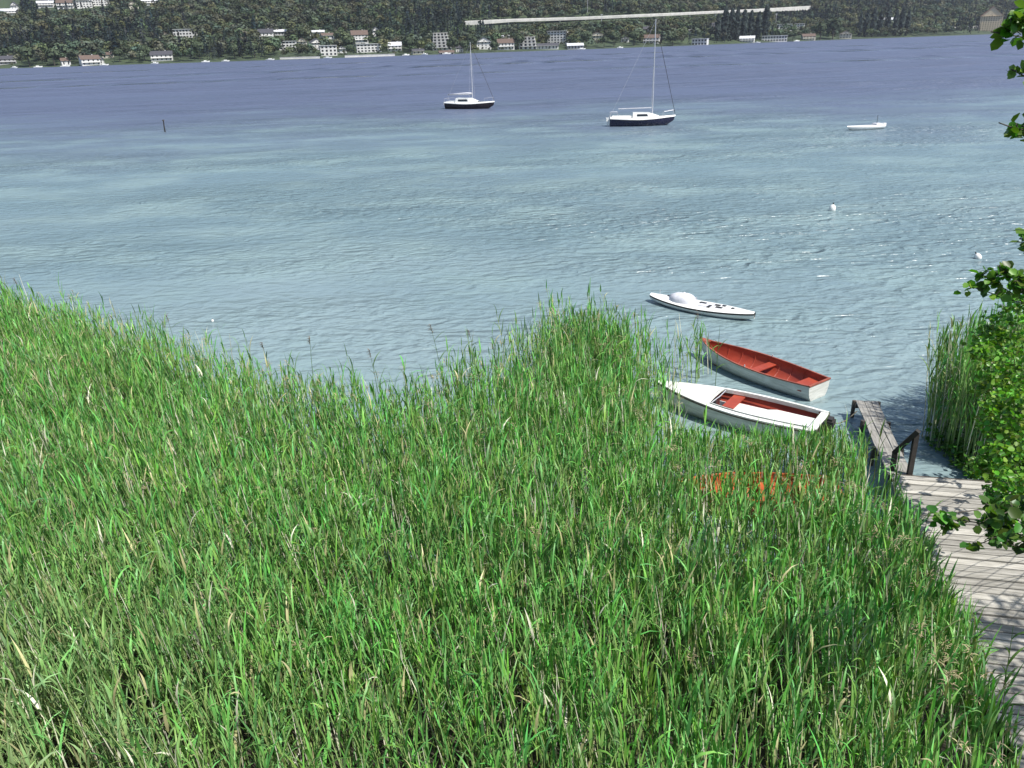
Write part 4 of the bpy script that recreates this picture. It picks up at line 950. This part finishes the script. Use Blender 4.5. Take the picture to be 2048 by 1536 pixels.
# trees: the ones that stand out singly, then the wood as one mass
HA = np.array([(a, b, c, d) for a, b, c, d in houses])
def blocked(x, y, extra=0):
    k = x/y
    # in front of a house (towards the camera) or on it
    dy = HA[:, 1]-y; lat = np.abs(HA[:, 0]-HA[:, 1]*k)
    if np.any((lat < HA[:, 2]+extra) & (dy > -8) & (dy < 9)): return True
    if np.any((lat < HA[:, 2]+extra) & (dy >= 9) & (dy < HA[:, 3])): return 2
    vy = np.interp(x, VX, VY)
    if VX[0] < x < VX[-1] and abs(y-vy) < 9: return True
    return False
fcol = {'broad': (.068,.09,.052), 'conifer': (.022,.034,.03), 'poplar': (.035,.047,.042)}
ft = {}
KL = {'broad': ('broadleaf_tree','tree'), 'conifer': ('conifer_tree','tree'), 'poplar': ('poplar_tree','tree')}
def far_tree(kind, px, py, hpx, label, group, variant=0, tint=None):
    p = hit(px, py); sc = (p-Vector((0, 0, CH))).length/1740.; h = hpx*sc; key = (kind, variant)
    if key not in ft:
        r = np.random.default_rng(100+variant*7+len(kind)); n = 420 if kind == 'broad' else 300
        V = crown_cloud(r, n, kind); col = np.array(tint or fcol[kind])*r.uniform(.6, 1.5, (n, 1))
        o = npmesh('crown', V.reshape(-1, 3), np.arange(n*4).reshape(-1, 4), M['far'], np.repeat(col, 4, 0))
        tr = MB().tube([(0,0,-.05), (.005,0,.3), (0,0,.6)], [.028, .02, .01], 6).build('trunk', M['bark'])
        ft[key] = (o, tr); first = True
    else: first = False
    t = empty(KL[kind][0], (p.x, p.y, p.z), (px*1.7) % 6.28, label, KL[kind][1], group); t.scale = (h*1.05, h*1.05, h)
    for s_ in ft[key]:
        c = s_ if first else s_.copy()
        if not first: C.objects.link(c)
        c.parent = t
    return p
singles = []
def ftree(*a, **k):
    p = far_tree(*a, **k); singles.append((p.x, p.y))
ftree('conifer', 1855, 66, 20, 'left one of the two dark conifers standing before the long white wall', 'pair of conifers before the white wall')
ftree('conifer', 1868, 66, 22, 'right one of the two dark conifers standing before the long white wall', 'pair of conifers before the white wall')
for i, px in enumerate((1718, 1730, 1744, 1757, 1772, 1788, 1800, 1812)):
    ftree('poplar', px, 74-i*.4, 40+((i*13) % 9), 'slender dark poplar in the row at the right far shore', 'row of poplars at the right far shore', i % 2)
for i, px in enumerate((1432, 1446, 1459, 1470, 1484, 1498, 1513, 1527)):
    ftree('poplar', px+2, 82-i*.5, 48+((i*11) % 13), 'tall dark tree in the close group right of the tall mast', 'tall dark trees right of the tall mast', 2+i % 2)
for px, py, h, lab in ((907,107,34,'round green tree right of the terraced apartments'), (928,106,26,'round green tree just left of the small mast'), (943,100,30,'dark round tree behind the top of the small mast'), (1035,99,34,'broad green tree between the two white houses midway'), (990,103,22,'low green tree left of the two storey white house'),
    (1172,95,34,'bright green bushy tree left of the tall mast'), (1208,96,24,'rounded green tree right of the cream house'), (1228,94,30,'dark green broad tree two houses left of the tall mast'), (1268,92,30,'dark green tree at the shore next to the tall mast'),
    (820,110,40,'big dark tree left of the terraced apartments'), (765,86,30,'dark tree uphill right of the lone two storey house'), (700,104,30,'dark tree left of the long waterfront building'), (510,116,34,'bright green broad tree left of the left village'),
    (470,118,32,'dark green tree at the shore left of the left village'), (440,100,34,'light green broad tree uphill left of the left village'), (400,118,34,'round tree on the shore between villa and left village'), (365,112,26,'green tree right of the wide white shore house'),
    (290,122,32,'dark tree left of the wide white shore house'), (240,124,26,'tree between the narrow white house and the wide one'), (110,132,34,'dark tree left of the first lit house'), (60,134,38,'broad dark tree at the left end of the far shore'),
    (1345,92,28,'light green tree right of the tall mast'), (1640,80,34,'dark broad tree right of the long walled building'), (1665,79,44,'tall broad tree left of the small cream gabled house'), (1585,83,22,'green bush-like tree in front of the long walled building'),
    (1060,76,26,'dark tree above the white terraced house'), (1160,76,34,'dark tree right above the largest modern house')):
    ftree('broad', px, py, h, lab, None, variant=px % 4)
SG = np.array(singles)
r = np.random.default_rng(77); U_ = [(crown_cloud(r, 92, 'broad'), 'broad') for _ in range(8)]+[(crown_cloud(r, 54, 'conifer'), 'conifer') for _ in range(3)]+[(crown_cloud(r, 50, 'poplar'), 'poplar') for _ in range(2)]
VS = []; CS = []; cnt = 0
xs_ = np.arange(-640, 1150, 9.6)
for x0 in xs_:
    s = 5.
    while s < 560:
        x = x0+r.uniform(-4, 4)*(1+s/300); y = shoreY(x)+s+r.uniform(-3, 3); s += 8.6+s*.006
        if abs(x) > (y*.92+3.6)*.64+30: continue
        z = hgt(x, y)
        if (z-CH)/y > .075+.0: continue     # above the frame and a margin
        bl = blocked(x, y)
        if bl is True or (bl == 2 and r.random() < .45): continue
        cl_ = noise.noise(Vector((x*.012, y*.012, 1)))
        if s < 120 and cl_ > .25 and r.random() < .6: continue
        if np.any(np.hypot(SG[:, 0]-x, SG[:, 1]-y) < 7): continue
        kk = noise.noise(Vector((x*.006, y*.006, 8)))+r.normal(0, .18)
        u = r.integers(0, 8) if kk < .22 else r.integers(8, 11) if kk < .5 or r.random() < .7 else r.integers(11, 13)
        h = r.uniform(11, 20)*(1.25 if u > 7 else 1)*(.8 if s < 40 else 1)
        if bl == 2: h = r.uniform(3, 6.0)
        # stay below the bridge
        if VX[0] < x < VX[-1]:
            vy = np.interp(x, VX, VY)
            if y < vy:
                lim = CH+(np.interp(x, VX, VZ)-CH-3.2)*y/vy-z
                if y > vy-90: h = min(h, max(lim, 3.5))
        Vt, kd = U_[u]; a = r.uniform(0, 6.28); ca, sa = math.cos(a), math.sin(a); wd = h*r.uniform(.9, 1.25)
        X = (Vt[..., 0]*ca-Vt[..., 1]*sa)*wd+x; Y = (Vt[..., 0]*sa+Vt[..., 1]*ca)*wd+y; Z = Vt[..., 2]*h+z-.5
        VS.append(np.stack([X, Y, Z], -1).reshape(-1, 3))
        g = r.uniform(.45, 1.5); hue = np.array([r.uniform(.85, 1.35), 1, r.uniform(.8, 1.35)])
        c = np.array(fcol[kd])*g*hue*(1.2 if s < 60 and kd == 'broad' else 1)*r.uniform(.88, 1.12, (len(Vt), 1))
        CS.append(np.repeat(c, 4, 0)); cnt += 1
V = np.concatenate(VS); print('far trees', cnt, 'verts', len(V))
o = npmesh('far_wood', V, np.arange(len(V)).reshape(-1, 4), M['far'], np.concatenate(CS))
tag(o, 'mixed wood covering the far slope behind the houses', 'wood', kind='stuff')
# ------------------------------------------------------------------ light
SUN_EL, SUN_AZ = R(56), R(128)    # azimuth clockwise from +Y: from the right and a little behind the camera
w = bpy.data.worlds.new('World'); S.world = w; w.use_nodes = True; nt = w.node_tree
bg = nt.nodes['Background']; sky = nt.nodes.new('ShaderNodeTexSky'); sky.sky_type = 'NISHITA'; sky.sun_disc = False
sky.sun_elevation = SUN_EL; sky.sun_rotation = SUN_AZ; sky.air_density = 1.0; sky.dust_density = 1.2; sky.ozone_density = 1.6
nt.links.new(sky.outputs[0], bg.inputs[0]); bg.inputs[1].default_value = .115
sl = bpy.data.lights.new('sun', 'SUN'); sl.energy = 5.0; sl.angle = R(.55); sl.color = (1, .965, .91)
so = bpy.data.objects.new('sun', sl); C.objects.link(so)
dv = Vector((math.sin(SUN_AZ)*math.cos(SUN_EL), math.cos(SUN_AZ)*math.cos(SUN_EL), math.sin(SUN_EL)))
so.rotation_euler = dv.to_track_quat('Z', 'Y').to_euler()
S.view_settings.view_transform = 'Standard'; S.view_settings.look = 'None'; S.view_settings.exposure = .42; S.view_settings.gamma = 1

hz = bpy.data.materials.new('haze_air'); hz.use_nodes = True; hn = hz.node_tree; hn.nodes.clear()
ho = hn.nodes.new('ShaderNodeOutputMaterial'); hv = hn.nodes.new('ShaderNodeVolumePrincipled')
hv.inputs['Color'].default_value = (.80, .84, 1, 1); hv.inputs['Density'].default_value = .00006; hv.inputs['Anisotropy'].default_value = .3
hn.links.new(hv.outputs[0], ho.inputs['Volume'])
tag(MB().box(-3700, 3700, -70, 5000, -6, 460).build('haze', hz), kind='stuff')

cy = S.cycles; cy.max_bounces = 5; cy.diffuse_bounces = 2; cy.glossy_bounces = 2; cy.transmission_bounces = 3; cy.volume_bounces = 0; cy.transparent_max_bounces = 4
cy.sample_clamp_indirect = 4; cy.sample_clamp_direct = 2.5
